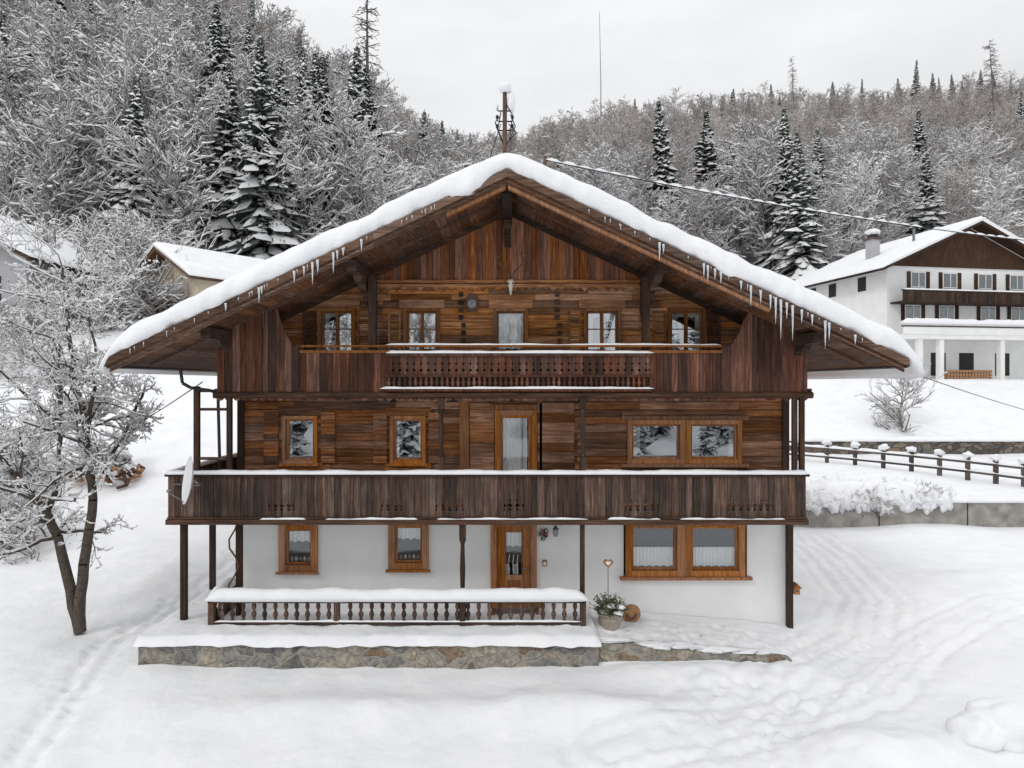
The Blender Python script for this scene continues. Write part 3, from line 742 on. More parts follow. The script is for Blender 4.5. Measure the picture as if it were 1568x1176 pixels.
for px, L in ((1150, 26), (1188, 34), (1196, 52), (1214, 46), (1244, 12), (1228, 16), (1264, 36), (1270, 22), (1310, 10), (1078, 16), (1084, 20), (1095, 12), (1010, 22), (1016, 10), (510, 26), (516, 10), (478, 28), (486, 16), (450, 14), (396, 18), (400, 8), (345, 8), (1165, 16), (1104, 14), (553, 14), (1135, 10), (1205, 20), (1180, 18), (525, 8), (465, 10)):
    x = X(px, 13.4); z = rtop(x)
    l = L/78.0*1.1+.05; yy = YF-.085
    ic.tube((x, yy, z), (x+.004, yy, z-l*.45), .028, .018, 'ice', 6); ic.tube((x+.004, yy, z-l*.45), (x, yy, z-l), .018, .002, 'ice', 6)
for _ in range(60):
    x = R.uniform(-7.6, 7.6)
    if abs(x) < 1.5: continue
    z = rtop(x); l = R.uniform(.05, .14); ic.tube((x, YF-.08, z), (x, YF-.08, z-l), .012, .001, 'ice', 5)
ic.obj('icicles', chalet, smooth=True)

tp = MB()
cx, cz = wx(782), wz(440)
tp.exty([(cx-.07, cz+.14), (cx-.05, cz), (cx, cz-.2), (cx+.05, cz), (cx+.07, cz+.14), (cx, cz+.22)], -.10, -.06, 'frame2')
for (dz, rx_, ry_) in ((.10, .085, .07), (0.02, .065, .06), (-.06, .045, .045), (-.13, .03, .035)): tp.blob((cx, -.15, cz+dz), rx_, ry_, .075, 'bone', 1, .05)
for s in (-1, 1): tp.blob((cx+s*.045, -.205, cz+.07), .018, .012, .022, 'black', 1, 0, 8, 6)
for s in (-1, 1):
    base = [(cx+s*.03, -.14, cz+.15), (cx+s*.08, -.2, cz+.32), (cx+s*.21, -.25, cz+.45), (cx+s*.29, -.22, cz+.62), (cx+s*.25, -.2, cz+.80)]
    tp.poly(base, [.02, .017, .015, .011, .006], 'antler', 6)
    tp.poly([base[1], (cx+s*.14, -.36, cz+.42)], [.012, .004], 'antler', 5)
    tp.poly([base[2], (cx+s*.32, -.35, cz+.52)], [.012, .004], 'antler', 5)
    tp.poly([base[3], (cx+s*.19, -.3, cz+.76)], [.01, .004], 'antler', 5)
    tp.poly([base[3], (cx+s*.37, -.25, cz+.74)], [.01, .004], 'antler', 5)
tp.obj('deer_skull_trophy', None, smooth=True)
ck = MB(); cx, cz = wx(723), wz(466)
ck.box(cx-.13, cx+.13, -.09, -.03, cz-.17, cz+.17, 'rust')
ck.exty([(cx-.13, cz+.17), (cx+.13, cz+.17), (cx, cz+.26)], -.085, -.035, 'rust')
ck.tube((cx, -.105, cz), (cx, -.09, cz), .10, .10, 'metal', 20)
for k in range(12):
    a = k*math.pi/6; ck.tube((cx+.075*math.cos(a), -.108, cz+.075*math.sin(a)), (cx+.09*math.cos(a), -.108, cz+.09*math.sin(a)), .005, .005, 'black', 4)
ck.tube((cx, -.112, cz), (cx+.03, -.112, cz+.05), .006, .004, 'black', 4); ck.tube((cx, -.112, cz), (cx-.02, -.112, cz+.07), .005, .003, 'black', 4)
ck.obj('wall_clock')
ln = MB(); cx, cz = wx(850), wz(812)
ln.tube((cx, 0.02, cz+.08), (cx, -.18, cz+.12), .012, .012, 'metal', 6)
ln.lathe((cx, -.2, cz-.1), [(.03, 0), (.055, .03), (.06, .16), (.08, .17), (.03, .23), (.01, .26)], 'metal', 8)
ln.obj('wall_lantern')
wr = MB(); cx, cz = wx(833), wz(816)
for k in range(90):
    a = R.uniform(0, 6.28); r = R.uniform(.02, .12); p = Vector((cx+r*math.cos(a), -.03-R.uniform(0, .05), cz+r*math.sin(a)*1.2))
    q = p+Vector((R.uniform(-.06, .06), R.uniform(-.05, .0), R.uniform(-.09, .04))); wr.tube(p, q, .009, .003, 'green', 4)
for k in range(6): wr.blob((cx+R.uniform(-.07, .07), -.09, cz+R.uniform(-.1, .1)), .022, .02, .022, 'red', k, nu=8, nv=6)
wr.obj('door_wreath')
bx = MB(); cx, cz = wx(834), wz(862)
bx.box(cx-.05, cx+.05, -.03, .02, cz-.07, cz+.07, 'frame2'); bx.box(cx-.035, cx+.035, -.035, -.031, cz-.05, cz+.03, 'bone'); bx.obj('house_number_plaque')

sd = MB(); c = Vector((X(296, 14.2), -1.85, Z(735, 14.2))); nrm = Vector((-.80, -.58, .14)).normalized()
u = nrm.cross(Vector((0, 0, 1))).normalized(); v = u.cross(nrm).normalized(); vs = []; rings = 6; n = 28
for j in range(rings+1):
    rr = .5*j/rings
    for i in range(n):
        a = 2*math.pi*i/n; vs.append(c+u*math.cos(a)*rr*.8+v*math.sin(a)*rr+nrm*(.09*(rr/.48)**2))
fs = [(j*n+i, j*n+(i+1) % n, (j+1)*n+(i+1) % n, (j+1)*n+i) for j in range(rings) for i in range(n)]
sd.add(vs, fs, 'dish')
sd.poly([c-nrm*.02, c-nrm*.12+Vector((0, .1, -.1)), (LX0+.15, YL-.04, 3.45)], .025, 'metal', 8)
sd.poly([c-v*.45+nrm*.1, c-v*.25+nrm*.45], .01, 'metal', 6); sd.tube(c-v*.25+nrm*.45, c-v*.22+nrm*.37, .03, .025, 'metal', 8)
sd.obj('satellite_dish', smooth=True)

te = empty('terrace')
tm = MB(); TX0, TX1 = -7.55, 1.75
tm.box(TX0+.02, TX1, -2.02, 0.0, 0.12, .38, 'stone'); 
def stonewall(mb, x0, x1, y, zb, ztf, th, key, step=.1):
    n = int((x1-x0)/step); vs = []
    for i in range(n+1):
        x = x0+(x1-x0)*i/n
        for z_, yy in ((zb, y-.05), (zb+(ztf(x)-zb)*.5, y-.02), (ztf(x), y), (ztf(x), y+th), (zb, y+th)):
            vs.append((x, yy+.07*noise.noise(Vector((x*3, z_*5, 1))), z_+.03*noise.noise(Vector((x*2.3, yy, 4)))))
    fs = [(i*5+j, (i+1)*5+j, (i+1)*5+(j+1) % 5, i*5+(j+1) % 5) for i in range(n) for j in range(5)]
    fs += [(0, 1, 2, 3, 4), (n*5+4, n*5+3, n*5+2, n*5+1, n*5)]
    mb.add(vs, fs, key)
stonewall(tm, TX0, TX1, -2.2, -.6, lambda x: .36, .3, 'stone')
stonewall(tm, TX1, 5.7, -2.10, -.5, lambda x: .33-.36*(x-TX1)/4.1, .24, 'stone')
tm.box(TX0, TX0+.3, -1.89, 2.0, -.4, .34, 'stone')
tm.obj('stone_retaining_wall', te)
ts = MB()
def snowslab(mb, x0, x1, y0, y1, zf, h, key='snow', st=.08, edge=.14, seed=0, amp=.04):
    nx_ = int((x1-x0)/st); ny_ = max(4, int((y1-y0)/st)); vs = []
    for j in range(ny_+1):
        for i in range(nx_+1):
            x = x0+(x1-x0)*i/nx_; y = y0+(y1-y0)*j/ny_
            ex = min(x-x0, x1-x)/edge; ey = min(y-y0, y1-y)/edge; e = min(ex, ey, 1); e = max(e, 0)
            q = Vector((x*1.4, y*1.4, seed)); hh = h*math.sqrt(1-(1-e)**2) if e < 1 else h
            hh += amp*(noise.noise(q)+.6*noise.noise(q*3)+.4*noise.noise(q*8))*e
            wob = (1-e)*.09*(noise.noise(Vector((x*2.1, y*2.1, 3+seed)))+.5*noise.noise(Vector((x*6.1, y*2.1, 3+seed))))
            vs.append((x, y+wob, zf(x, y)+hh-(.05+.05*noise.noise(Vector((x*3, 1, seed))) if e <= 0 else 0)))
    W = nx_+1
    mb.add(vs, [(j*W+i, j*W+i+1, (j+1)*W+i+1, (j+1)*W+i) for j in range(ny_) for i in range(nx_)], key)
snowslab(ts, TX0-.1, TX1+.05, -2.28, 0.01, lambda x, y: .37, .13, seed=1, amp=.05)
snowslab(ts, TX0-.1, TX0+1.1, -.1, 2.2, lambda x, y: .36, .13, seed=3)
for k in range(14):
    x = R.uniform(TX1+.1, 5.8); ts.blob((x, -1.99+R.uniform(-.04, .08), .36-.36*(x-TX1)/4.1), R.uniform(.2, .5), .15, R.uniform(.03, .06), 'snow', k, .3)
ts.obj('terrace_snow', te, smooth=True)
rl = MB(); YR = -1.55; sR = F/(YR+16)
def rx_(px): return (px-784)/sR
zb = Z(956, YR+16); zt = Z(917, YR+16)
rl.box(rx_(320), rx_(897), YR-.05, YR+.05, zb, zb+.07, 'dark'); rl.box(rx_(320), rx_(897), YR-.07, YR+.07, zt-.07, zt, 'dark')
for px in (324, 516, 708, 893): rl.box(rx_(px)-.055, rx_(px)+.055, YR-.062, YR+.062, zb-.12, zt-.001, 'bal')
x = rx_(324)+.22; H = zt-.07-zb-.07
while x < rx_(893)-.1:
    if min(abs(x-rx_(p)) for p in (516, 708)) > .1:
        rl.lathe((x, YR, zb+.07), [(.04, 0), (.04, H*.08), (.026, H*.14), (.05, H*.3), (.056, H*.38), (.03, H*.55), (.022, H*.6), (.04, H*.68), (.048, H*.8), (.04, H*.88), (.042, H)], 'bal', 9)
    x += .2265
rl.box(rx_(320)-.0, rx_(320)+.1, YR+.07, -.3, zt-.07, zt, 'dark'); rl.box(rx_(320), rx_(320)+.1, YR+.07, -.3, zb, zb+.07, 'dark')
y = YR+.2
while y < -.3: rl.lathe((rx_(320)+.05, y, zb+.07), [(.04, 0), (.05, H*.35), (.025, H*.6), (.045, H*.8), (.04, H)], 'bal', 8); y += .2
rl.obj('railing', te)
rsn = MB(); rsn.cap((rx_(317), YR, zt), (rx_(900), YR, zt), .26, .21, seed=8, amp=.2); rsn.cap((rx_(322), YR+.1, zt), (rx_(322), -.3, zt), .2, .17, seed=9, amp=.15)
rsn.cap((rx_(330), YR-.03, zb+.07), (rx_(890), YR-.03, zb+.07), .07, .025, seed=3, amp=.9)
rsn.obj('railing_snow', te, smooth=True)
bn = MB()
for k in range(4): bn.box(-.5, .65, -.95+k*.11, -.86+k*.11, .66, .70, 'frame2')
for xx in (-.45, .54): bn.box(xx, xx+.06, -.92, -.56, .42, .66, 'frame2')
for k in range(2): bn.box(-.5, .65, -.53, -.49, .72+k*.1, .79+k*.1, 'frame2')
for xx in (-.45, .54): bn.box(xx, xx+.06, -.49, -.45, .42, .9, 'frame2')
bn.obj('wooden_bench')
pp = MB(); px_, py_ = X(934, 14.9), -1.1; z0 = .22
pp.lathe((px_, py_, z0), [(.16, 0), (.22, .1), (.26, .26), (.24, .33), (.27, .36), (.27, .40), (.2, .40)], 'pot', 18)
for k in range(230):
    a = R.uniform(0, 6.28); el = R.uniform(.05, 1.3); L = R.uniform(.2, .5); p = Vector((px_, py_, z0+.38))
    q = p+Vector((math.cos(a)*math.cos(el)*L, math.sin(a)*math.cos(el)*L, math.sin(el)*L*.9))
    pp.tube(p.lerp(q, .3), q, .012, .003, 'leaf' if k % 3 else 'green', 4)
    for t in (.5, .7, .85, 1): 
        w = p.lerp(q, t); dx = Vector((R.uniform(-.06, .06), R.uniform(-.05, .05), R.uniform(-.03, .04)))
        pp.add([w, w+dx, w+dx*.4+Vector((.02, 0, .035))], [(0, 1, 2)], 'green' if k % 2 else 'leaf')
for k in range(7): pp.blob((px_+R.uniform(-.24, .24), py_-.12+R.uniform(-.1, .1), z0+.42+R.uniform(0, .16)), .1, .09, .045, 'snow', k, .3)
pp.obj('potted_plant', smooth=False)
ht = MB(); hx, hz = X(931, 14.9), Z(862, 14.9); hp = []
for k in range(24):
    t = 2*math.pi*k/24; hp.append((hx+.0068*16*math.sin(t)**3, hz+.0068*(13*math.cos(t)-5*math.cos(2*t)-2*math.cos(3*t)-math.cos(4*t))))
ht.exty(hp[::-1], -1.13, -1.10, 'frame2'); ht.exty([(hx+(a-hx)*.5, hz+(b-hz)*.5+.005) for a, b in hp][::-1], -1.135, -1.131, 'bone')
ht.tube((hx, -1.11, .4), (hx, -1.11, hz-.08), .012, .012, 'metal', 6); ht.obj('heart_ornament')
dk = MB(); c = Vector((X(967, 15.2), -.75, .46)); dk.tube(c+Vector((0, -.03, 0)), c+Vector((0, .05, .02)), .21, .21, 'woodend', 22); dk.tube(c+Vector((0, -.036, 0)), c+Vector((0, -.031, 0)), .13, .13, 'frame2', 18); dk.tube(c+Vector((0, -.04, 0)), c+Vector((0, -.037, 0)), .06, .06, 'woodend', 14); dk.obj('wooden_log_slice')
bh = MB(); bxx = 6.54; bh.box(bxx, bxx+.13, -.2, -.05, .72, .88, 'frame'); bh.exty([(bxx-.03, .87), (bxx+.17, .87), (bxx+.065, .98)], -.23, -.02, 'frame2'); bh.tube((bxx+.065, -.205, .8), (bxx+.065, -.2005, .8), .025, .025, 'black', 10); bh.obj('bird_house')

rm = MB(); mx_ = X(773, 17); my = 1.0; zt = Z(140, 17)
rm.tube((mx_, my, 9.5), (mx_, my, zt), .065, .055, 'rust', 10)
for k, z in enumerate((Z(170, 17), Z(186, 17), Z(200, 17))):
    rm.tube((mx_-.16, my, z), (mx_+.16, my, z), .018, .018, 'black', 6)
    for s in (-1, 1):
        rm.poly([(mx_+s*.14, my, z), (mx_+s*.19, my, z+.02), (mx_+s*.19, my, z+.09)], .014, 'black', 5)
        rm.lathe((mx_+s*.19, my, z+.06), [(.03, 0), (.04, .02), (.03, .05), (.04, .07), (.02, .1)], 'black' if k else 'dish', 8)
for ofs in ((.28, 205, .1, 190, .08, 218), (-.17, 200, -.1, 172, -.06, 215), (.2, 180, .05, 160, .12, 205), (-.24, 190, -.12, 178, -.04, 222), (.26, 196, .14, 176, .02, 226)):
    rm.poly([(mx_+ofs[2], my, Z(ofs[3], 17)), (mx_+ofs[0], my-.1, Z(ofs[1], 17)), (mx_+ofs[4], my, Z(ofs[5], 17))], .014, 'black', 5)
rm.blob((mx_, my, zt+.08), .17, .16, .13, 'snow', 3, .15); rm.blob((mx_+.16, my, zt-.28), .11, .1, .26, 'snow', 5, .2)
rm.obj('roof_mast', smooth=True)
cb = MB(); P0 = Vector((X(835, 26), 10, Z(245, 26))); P1 = Vector((X(1600, 34), 18, Z(371, 34)))
pts = []
for k in range(41):
    t = k/40; p = P0.lerp(P1, t); p.z -= .3*4*t*(1-t); pts.append(p)
cb.poly(pts, .025, 'black', 6)
for k in range(40):
    if k % 11 == 6: continue
    cb.cap(pts[k]+Vector((0, 0, .015)), pts[k+1]+Vector((0, 0, .015)), .10, .07+.03*R.random(), 'snow', .3, .3, seed=k)
cb.tube((pts[0].x, 10, 7.5), (pts[0].x, 10, pts[0].z+.15), .05, .05, 'rust', 8)
cb.obj('power_line')
cw = MB()
def wire(a, b, sag, r=.012):
    pts = []
    for k in range(17):
        t = k/16; p = Vector(a).lerp(Vector(b), t); p.z -= sag*4*t*(1-t); pts.append(p)
    cw.poly(pts, r, 'black', 5)
wire((mx_-.1, my, Z(190, 17)), (-3.0, 13, 9.6), .2)
wire((X(1210, 14.5), -1.5, Z(500, 14.5)), (X(1640, 34), 18, Z(645, 34)), .2, .014)
wire((X(310, 15), -1, Z(585, 15)), (X(120, 32), 16, Z(690, 32)), .2, .014)
cw.obj('telephone_wire')
am = MB(); ad = 200
xm = X(920, ad); zg = gh(xm, ad-16); zt_ = Z(18, ad)
am.tube((xm, ad-16, zg), (xm, ad-16, (zg+zt_)/2), .22, .16, 'metal', 6); am.tube((xm, ad-16, (zg+zt_)/2), (xm-.4, ad-16, zt_), .16, .07, 'metal', 6)
am.obj('antenna_mast')

# ------------------------------------------------------------ TREES
def norm(a): return a/np.maximum(np.linalg.norm(a, axis=-1, keepdims=True), 1e-9)
def prisms(segs, n):
    A = np.array(segs, float); p0 = A[:, 0:3]; p1 = A[:, 3:6]; r0 = A[:, 6]; r1 = A[:, 7]
    d = norm(p1-p0); ref = np.where(np.abs(d[:, 2:3]) < .9, np.array([[0, 0, 1.0]]), np.array([[1.0, 0, 0]]))
    u = norm(np.cross(d, ref)); v = np.cross(d, u); vs = []
    for p, r in ((p0, r0), (p1, r1)):
        for i in range(n):
            a = 2*math.pi*(i+.25)/n; vs.append(p+u*(math.cos(a)*r)[:, None]+v*(math.sin(a)*r)[:, None])
    Vv = np.stack(vs, 1).reshape(-1, 3); b = np.arange(len(A))[:, None]*2*n
    Fs = np.concatenate([b+np.array([[i, (i+1) % n, (i+1) % n+n, i+n]]) for i in range(n)], 0)
    return Vv, Fs
def mesh_parts(name, parts, smooth=True):
    V_ = []; F_ = []; mi = []; o = 0; mats = []
    for Vv, Fs, k in parts:
        if k not in mats: mats.append(k)
        V_.append(Vv); F_ += (Fs+o).tolist(); mi += [mats.index(k)]*len(Fs); o += len(Vv)
    me = bpy.data.meshes.new(name); me.from_pydata(np.concatenate(V_).tolist(), [], F_)
    for k in mats: me.materials.append(M[k])
    me.polygons.foreach_set('material_index', mi)
    if smooth: me.polygons.foreach_set('use_smooth', [True]*len(F_))
    me.update(); return me
def grow(rg, p, d, L, r, dep, out, up=.08, spread=.9, nch=4, nseg=3, wig=.22, shrink=.6):
    p = np.array(p, float); d = np.array(d, float)
    for i in range(nseg):
        d = d+rg.randn(3)*wig*.6; d[2] += up; d /= np.linalg.norm(d)
        p1 = p+d*L/nseg; ra = r*(1-.55*i/nseg); rb = r*(1-.55*(i+1)/nseg)
        out.append((*p, *p1, ra, rb, dep))
        if dep > 0:
            k = nch/nseg; k = int(k)+(1 if rg.rand() < k-int(k) else 0)
            for _ in range(k):
                ax = rg.randn(3); ax -= ax.dot(d)*d; ax /= np.linalg.norm(ax)+1e-9
                cd = d*math.cos(spread)+ax*math.sin(spread)
                grow(rg, p+(p1-p)*rg.rand(), cd, L*shrink*rg.uniform(.7, 1.15), rb*.62, dep-1, out, up, spread, nch, nseg, wig, shrink)
        p = p1
def snowsegs(out, mn, fac, thr=.85, prob=1, rg=None, lift=.9, clump=0):
    o = []
    for s in out:
        d = np.array(s[3:6])-np.array(s[0:3]); L = np.linalg.norm(d)
        if L < 1e-6 or abs(d[2]/L) > thr: continue
        if rg is not None and rg.rand() > prob: continue
        flt = (1-abs(d[2]/L)*.6)*(rg.uniform(.6, 1.4) if rg is not None else 1)
        if clump and rg.rand() < clump: flt *= 2.0
        r0 = (mn+s[6]*fac)*flt; r1 = (mn+s[7]*fac)*flt
        o.append((s[0], s[1], s[2]+s[6]*lift+r0*.5, s[3], s[4], s[5]+s[7]*lift+r1*.5, r0, r1))
    return o
def bare_mesh(name, seed, H, bark, snow, smn, sprob, minr=.022, crown=.33, first=.22, nb=34, clump=0, nch=4.2):
    rg = np.random.RandomState(seed); out = []
    p = np.array([0, 0, -1.0]); d = np.array([0, 0, 1.0]); n = 14; pts = [p.copy()]
    for i in range(n):
        d = d+rg.randn(3)*.07; d[2] = max(d[2], .8); d /= np.linalg.norm(d); p1 = p+d*(H+1)/n
        out.append((*p, *p1, .17*(1-i/n)+.02, .17*(1-(i+1)/n)+.02, 9)); p = p1; pts.append(p.copy())
    for k in range(nb):
        t = first+(1-first)*(k+rg.rand())/nb; f = t*n; i = min(n-1, int(f)); q = pts[i]+(pts[i+1]-pts[i])*(f-i)
        a = rg.rand()*6.283; el = rg.uniform(.25, .9); dd = np.array([math.cos(a)*math.cos(el), math.sin(a)*math.cos(el), math.sin(el)])
        L = H*crown*(math.sin(min(1, (1-t)*1.25+.15)*math.pi*.62))*rg.uniform(.6, 1.1)
        grow(rg, q, dd, L, .05*(1-t)+.025, 2, out, .05, .7, nch, 3, .25, .5)
    out2 = [(*s[:6], max(s[6], minr), max(s[7], minr*.7)) for s in out]
    parts = [(*prisms(out2, 3), bark)]
    ss = snowsegs(out2, smn, .55, .95, sprob, rg, .9, clump)
    if ss: parts.append((*prisms(ss, 3), snow))
    return mesh_parts(name, parts)
def spruce_mesh(name, seed, H, Rm, needle, snow='twigsnow', snowp=.8, bare=.06):
    rg = np.random.RandomState(seed); tr_ = [(0, 0, -1.5, 0, 0, H*.5, .24, .14), (0, 0, H*.5, 0, 0, H+.3, .14, .02)]
    GV = []; GF = []; SV = []; SF = []
    z = H*bare+.3
    while z < H-.05:
        t = z/H; Rr = Rm*(1-t)**.95*rg.uniform(.7, 1.2)+.05; nb = 7 if t < .8 else 5
        for k in range(nb):
            a = rg.rand()*6.283; L = Rr*rg.uniform(.5, 1.2); dr = rg.uniform(.35, .8)*(1.1-t); wd = (.12+L*.13)*rg.uniform(.7, 1.3)
            ca, sa = math.cos(a), math.sin(a); st = []
            ns = 5
            for i in range(ns):
                u = i/(ns-1); r = L*u; zz = z+.15*L*u-dr*L*u*u*1.1+(.08*L*max(0, u-.75)*2)+rg.randn()*.04
                w = wd*(.35+1.2*math.sin(math.pi*min(1, u*.9+.08)))*rg.uniform(.6, 1.3)
                st.append((r, zz, w))
            o = len(GV)
            for r, zz, w in st:
                GV.append((ca*r-sa*w, sa*r+ca*w, zz-w*.55)); GV.append((ca*r, sa*r, zz)); GV.append((ca*r+sa*w, sa*r-ca*w, zz-w*.55))
            for i in range(ns-1):
                GF.append((o+3*i, o+3*i+1, o+3*i+4, o+3*i+3)); GF.append((o+3*i+1, o+3*i+2, o+3*i+5, o+3*i+4))
            for _ in range(9):
                u = rg.uniform(.15, 1); i = min(ns-2, int(u*(ns-1))); r, zz, w = st[i]; r = L*u
                sgn = rg.choice([-1, 1]); w2 = w*rg.uniform(.3, 1.5); hx_ = ca*r-sa*w2*sgn; hy_ = sa*r+ca*w2*sgn
                o = len(GV); hg = rg.uniform(.12, .36)*(1.1-t*.6); zz2 = zz-w*.3
                GV += [(hx_-ca*.09, hy_-sa*.09, zz2), (hx_+ca*.09, hy_+sa*.09, zz2), (hx_+ca*.1*rg.randn()+ca*.1, hy_+sa*.1, zz2-hg)]
                GF.append((o, o+1, o+2, o+2))
            if rg.rand() < snowp:
                o = len(SV); i0 = 1 if rg.rand() < .7 else 2; ws = rg.uniform(.6, 1.25); ss = st[i0:]
                for q, (r, zz, w) in enumerate(ss):
                    w *= ws*(1 if 0 < q < len(ss)-1 else .5); h = .12+.12*rg.rand()
                    if q == len(ss)-1: r *= 1.03; h *= .4
                    SV.append((ca*r-sa*w, sa*r+ca*w, zz-w*.5+.03)); SV.append((ca*r-sa*w*.4, sa*r+ca*w*.4, zz+h*.8)); SV.append((ca*r+sa*w*.4, sa*r-ca*w*.4, zz+h*.8)); SV.append((ca*r+sa*w, sa*r-ca*w, zz-w*.5+.03))
                for i in range(len(ss)-1):
                    for j in range(3): SF.append((o+4*i+j, o+4*i+j+1, o+4*i+j+5, o+4*i+j+4))
        z += rg.uniform(.2, .38)*(1.15-.5*t)
    Vt, Ft = prisms(tr_, 6)
    me = bpy.data.meshes.new(name)
    allv = Vt.tolist()+GV+SV; o1 = len(Vt); o2 = o1+len(GV)
    allf = Ft.tolist()+[[q+o1 for q in (f[:3] if f[2] == f[3] else f)] for f in GF]+[[q+o2 for q in f] for f in SF]
    me.from_pydata(allv, [], allf)
    for k in ('bark', needle, snow): me.materials.append(M[k])
    me.polygons.foreach_set('material_index', [0]*len(Ft)+[1]*len(GF)+[2]*len(SF))
    me.polygons.foreach_set('use_smooth', [False]*(len(Ft)+len(GF))+[True]*len(SF))
    me.update(); return me
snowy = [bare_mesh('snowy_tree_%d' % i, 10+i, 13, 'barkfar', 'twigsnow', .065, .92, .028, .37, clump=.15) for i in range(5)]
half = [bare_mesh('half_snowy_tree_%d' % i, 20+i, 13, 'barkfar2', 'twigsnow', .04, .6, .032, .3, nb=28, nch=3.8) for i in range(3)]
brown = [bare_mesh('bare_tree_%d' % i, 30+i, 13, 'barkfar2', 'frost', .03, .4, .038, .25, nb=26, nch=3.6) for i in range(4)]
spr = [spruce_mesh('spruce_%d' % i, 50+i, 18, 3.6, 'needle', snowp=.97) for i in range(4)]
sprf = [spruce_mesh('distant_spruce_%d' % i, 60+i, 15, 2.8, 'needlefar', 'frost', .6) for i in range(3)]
bushm = [bare_mesh('bush_%d' % i, 70+i, 3.2, 'barkfar', 'twigsnow', .035, .95, .012, .7, .05, 26) for i in range(2)]

forest = empty('forest')
def inst(me, x, y, z, s, parent, name='tree', sx=1):
    o = bpy.data.objects.new(name, me); sc.collection.objects.link(o)
    o.location = (x, y, z); o.scale = (s*sx, s*sx, s); o.rotation_euler = (R.uniform(-.04, .04), R.uniform(-.04, .04), R.uniform(0, 6.28))
    if parent: o.parent = parent
    return o
cnt = 0
d = 60.0
while d < 268:
    g = 4.2+max(0, d-80)*.014
    a = -0.86
    while a < 0.86:
        aj = a+R.uniform(-.5, .5)*g/d; dj = d+R.uniform(-.5, .5)*g; a += g/d
        df = np.interp(aj, A_T, DF_T); dc = np.interp(aj, A_T, DC_T)
        if dj < df-2 or dj > dc+6: continue
        x = aj*dj; y = dj-16; z = gh(x, y)
        t = (dj-df)/(dc-df); left = aj < -.2
        nn = noise.noise(Vector((x*.03, y*.03, 2)))
        if left:
            ps_ = .06+.25*max(0, nn)+(.12 if t > .5 else 0)
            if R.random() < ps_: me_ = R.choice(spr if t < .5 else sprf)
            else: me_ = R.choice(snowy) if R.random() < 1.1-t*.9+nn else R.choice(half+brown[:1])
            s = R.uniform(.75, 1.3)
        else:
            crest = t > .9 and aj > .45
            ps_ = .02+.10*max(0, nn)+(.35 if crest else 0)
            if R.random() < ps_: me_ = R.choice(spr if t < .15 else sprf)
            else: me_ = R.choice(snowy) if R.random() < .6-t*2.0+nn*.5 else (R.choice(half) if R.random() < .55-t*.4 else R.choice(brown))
            s = R.uniform(.65, 1.1)
        inst(me_, x, y, z-.3, s, forest, 'forest_tree'); cnt += 1
    d += g*.9
print('forest', cnt)
for k in range(90):
    x = R.uniform(-60, 60); y = -R.uniform(38, 60); inst(R.choice(spr+brown), x, y, gh(x, y)-.3, R.uniform(.35, .75), forest, 'forest_tree')
# unseen spruces added behind the camera to put dark reflections in the panes
for x, y, s in ((-15.6, -31, .42), (-12.4, -34, .3), (-6.6, -30, .40), (-8.6, -36, .3), (8.4, -31, .36), (10.6, -35, .45), (13.0, -30, .3), (15.4, -34, .42), (-20, -33, .45), (20, -30, .4), (1.5, -37, .4)):
    inst(R.choice(spr), x, y, gh(x, y)-.3, s, forest, 'forest_tree', 1.15)
def tree_at(me, px, py_top, py_base, d, name, Hm, sx=1):
    x = X(px, d); zt = Z(py_top, d); zb = gh(x, d-16)-.3; s = (zt-zb)/Hm
    inst(me, x, d-16, zb, s, None, name, sx)
for px, top, d_, k, sx in ((398, 62, 64, 0, .85), (462, 75, 66, 1, .8), (1018, 150, 92, 2, .85), (1205, 165, 84, 3, .95), (1118, 215, 100, 1, 1.2), (1077, 172, 98, 0, 1.1), (1228, 235, 80, 2, 1.25), (15, 20, 70, 1, .8), (205, -20, 90, 2, .8), (1515, 170, 130, 0, .8), (1560, 140, 150, 1, .8)):
    tree_at(spr[k], px, top, 0, d_, 'spruce_tree', 18, sx)
for px, top, d_ in ((1275, 130, 240), (1400, 92, 235), (1440, 118, 240), (1475, 122, 238), (1320, 120, 245)):
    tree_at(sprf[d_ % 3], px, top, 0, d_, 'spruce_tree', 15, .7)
for px, top, d_, k in ((270, 45, 66, 0), (150, 90, 62, 1), (540, 200, 68, 2), (60, 120, 60, 3), (1180, 190, 84, 4), (230, 30, 72, 2), (330, 150, 62, 4), (440, 230, 60, 1)):
    tree_at(snowy[k], px, top, 0, d_, 'snowy_tree', 13)
def larch(name, seed, H, bare=.35, Lm=1.7):
    rg = np.random.RandomState(seed); out = [(0, 0, -1, 0, 0, H*.6, .24, .14, 9), (0, 0, H*.6, .2, 0, H, .14, .03, 9)]
    for k in range(90):
        t = bare+(1-bare)*rg.rand(); a = rg.rand()*6.28; L = Lm*(1.25-t)*rg.uniform(.6, 1.3)+.3
        grow(rg, (0, 0, H*t), (math.cos(a), math.sin(a), -.1), L, .045, 1, out, -.03, .6, 5, 3, .2, .45)
    o2 = [(*s[:6], max(s[6], .025), max(s[7], .02)) for s in out]
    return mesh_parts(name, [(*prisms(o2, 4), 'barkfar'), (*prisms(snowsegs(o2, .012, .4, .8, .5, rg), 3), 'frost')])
lm = larch('larch_a', 3, 22); lm2 = larch('larch_b', 5, 22, .45, 2.6)
tree_at(lm, 565, -40, 0, 100, 'larch_tree', 22); tree_at(lm, 1217, 88, 0, 220, 'larch_tree', 22); tree_at(lm2, 1525, 60, 0, 170, 'pine_tree', 22)
bsh = empty('snowy_shrubs')
for k in range(46):
    px = R.uniform(60, 250); d_ = R.uniform(40, 58); x = X(px, d_); inst(R.choice(bushm), x, d_-16, gh(x, d_-16)-.2, R.uniform(.7, 1.7), bsh, 'shrub')
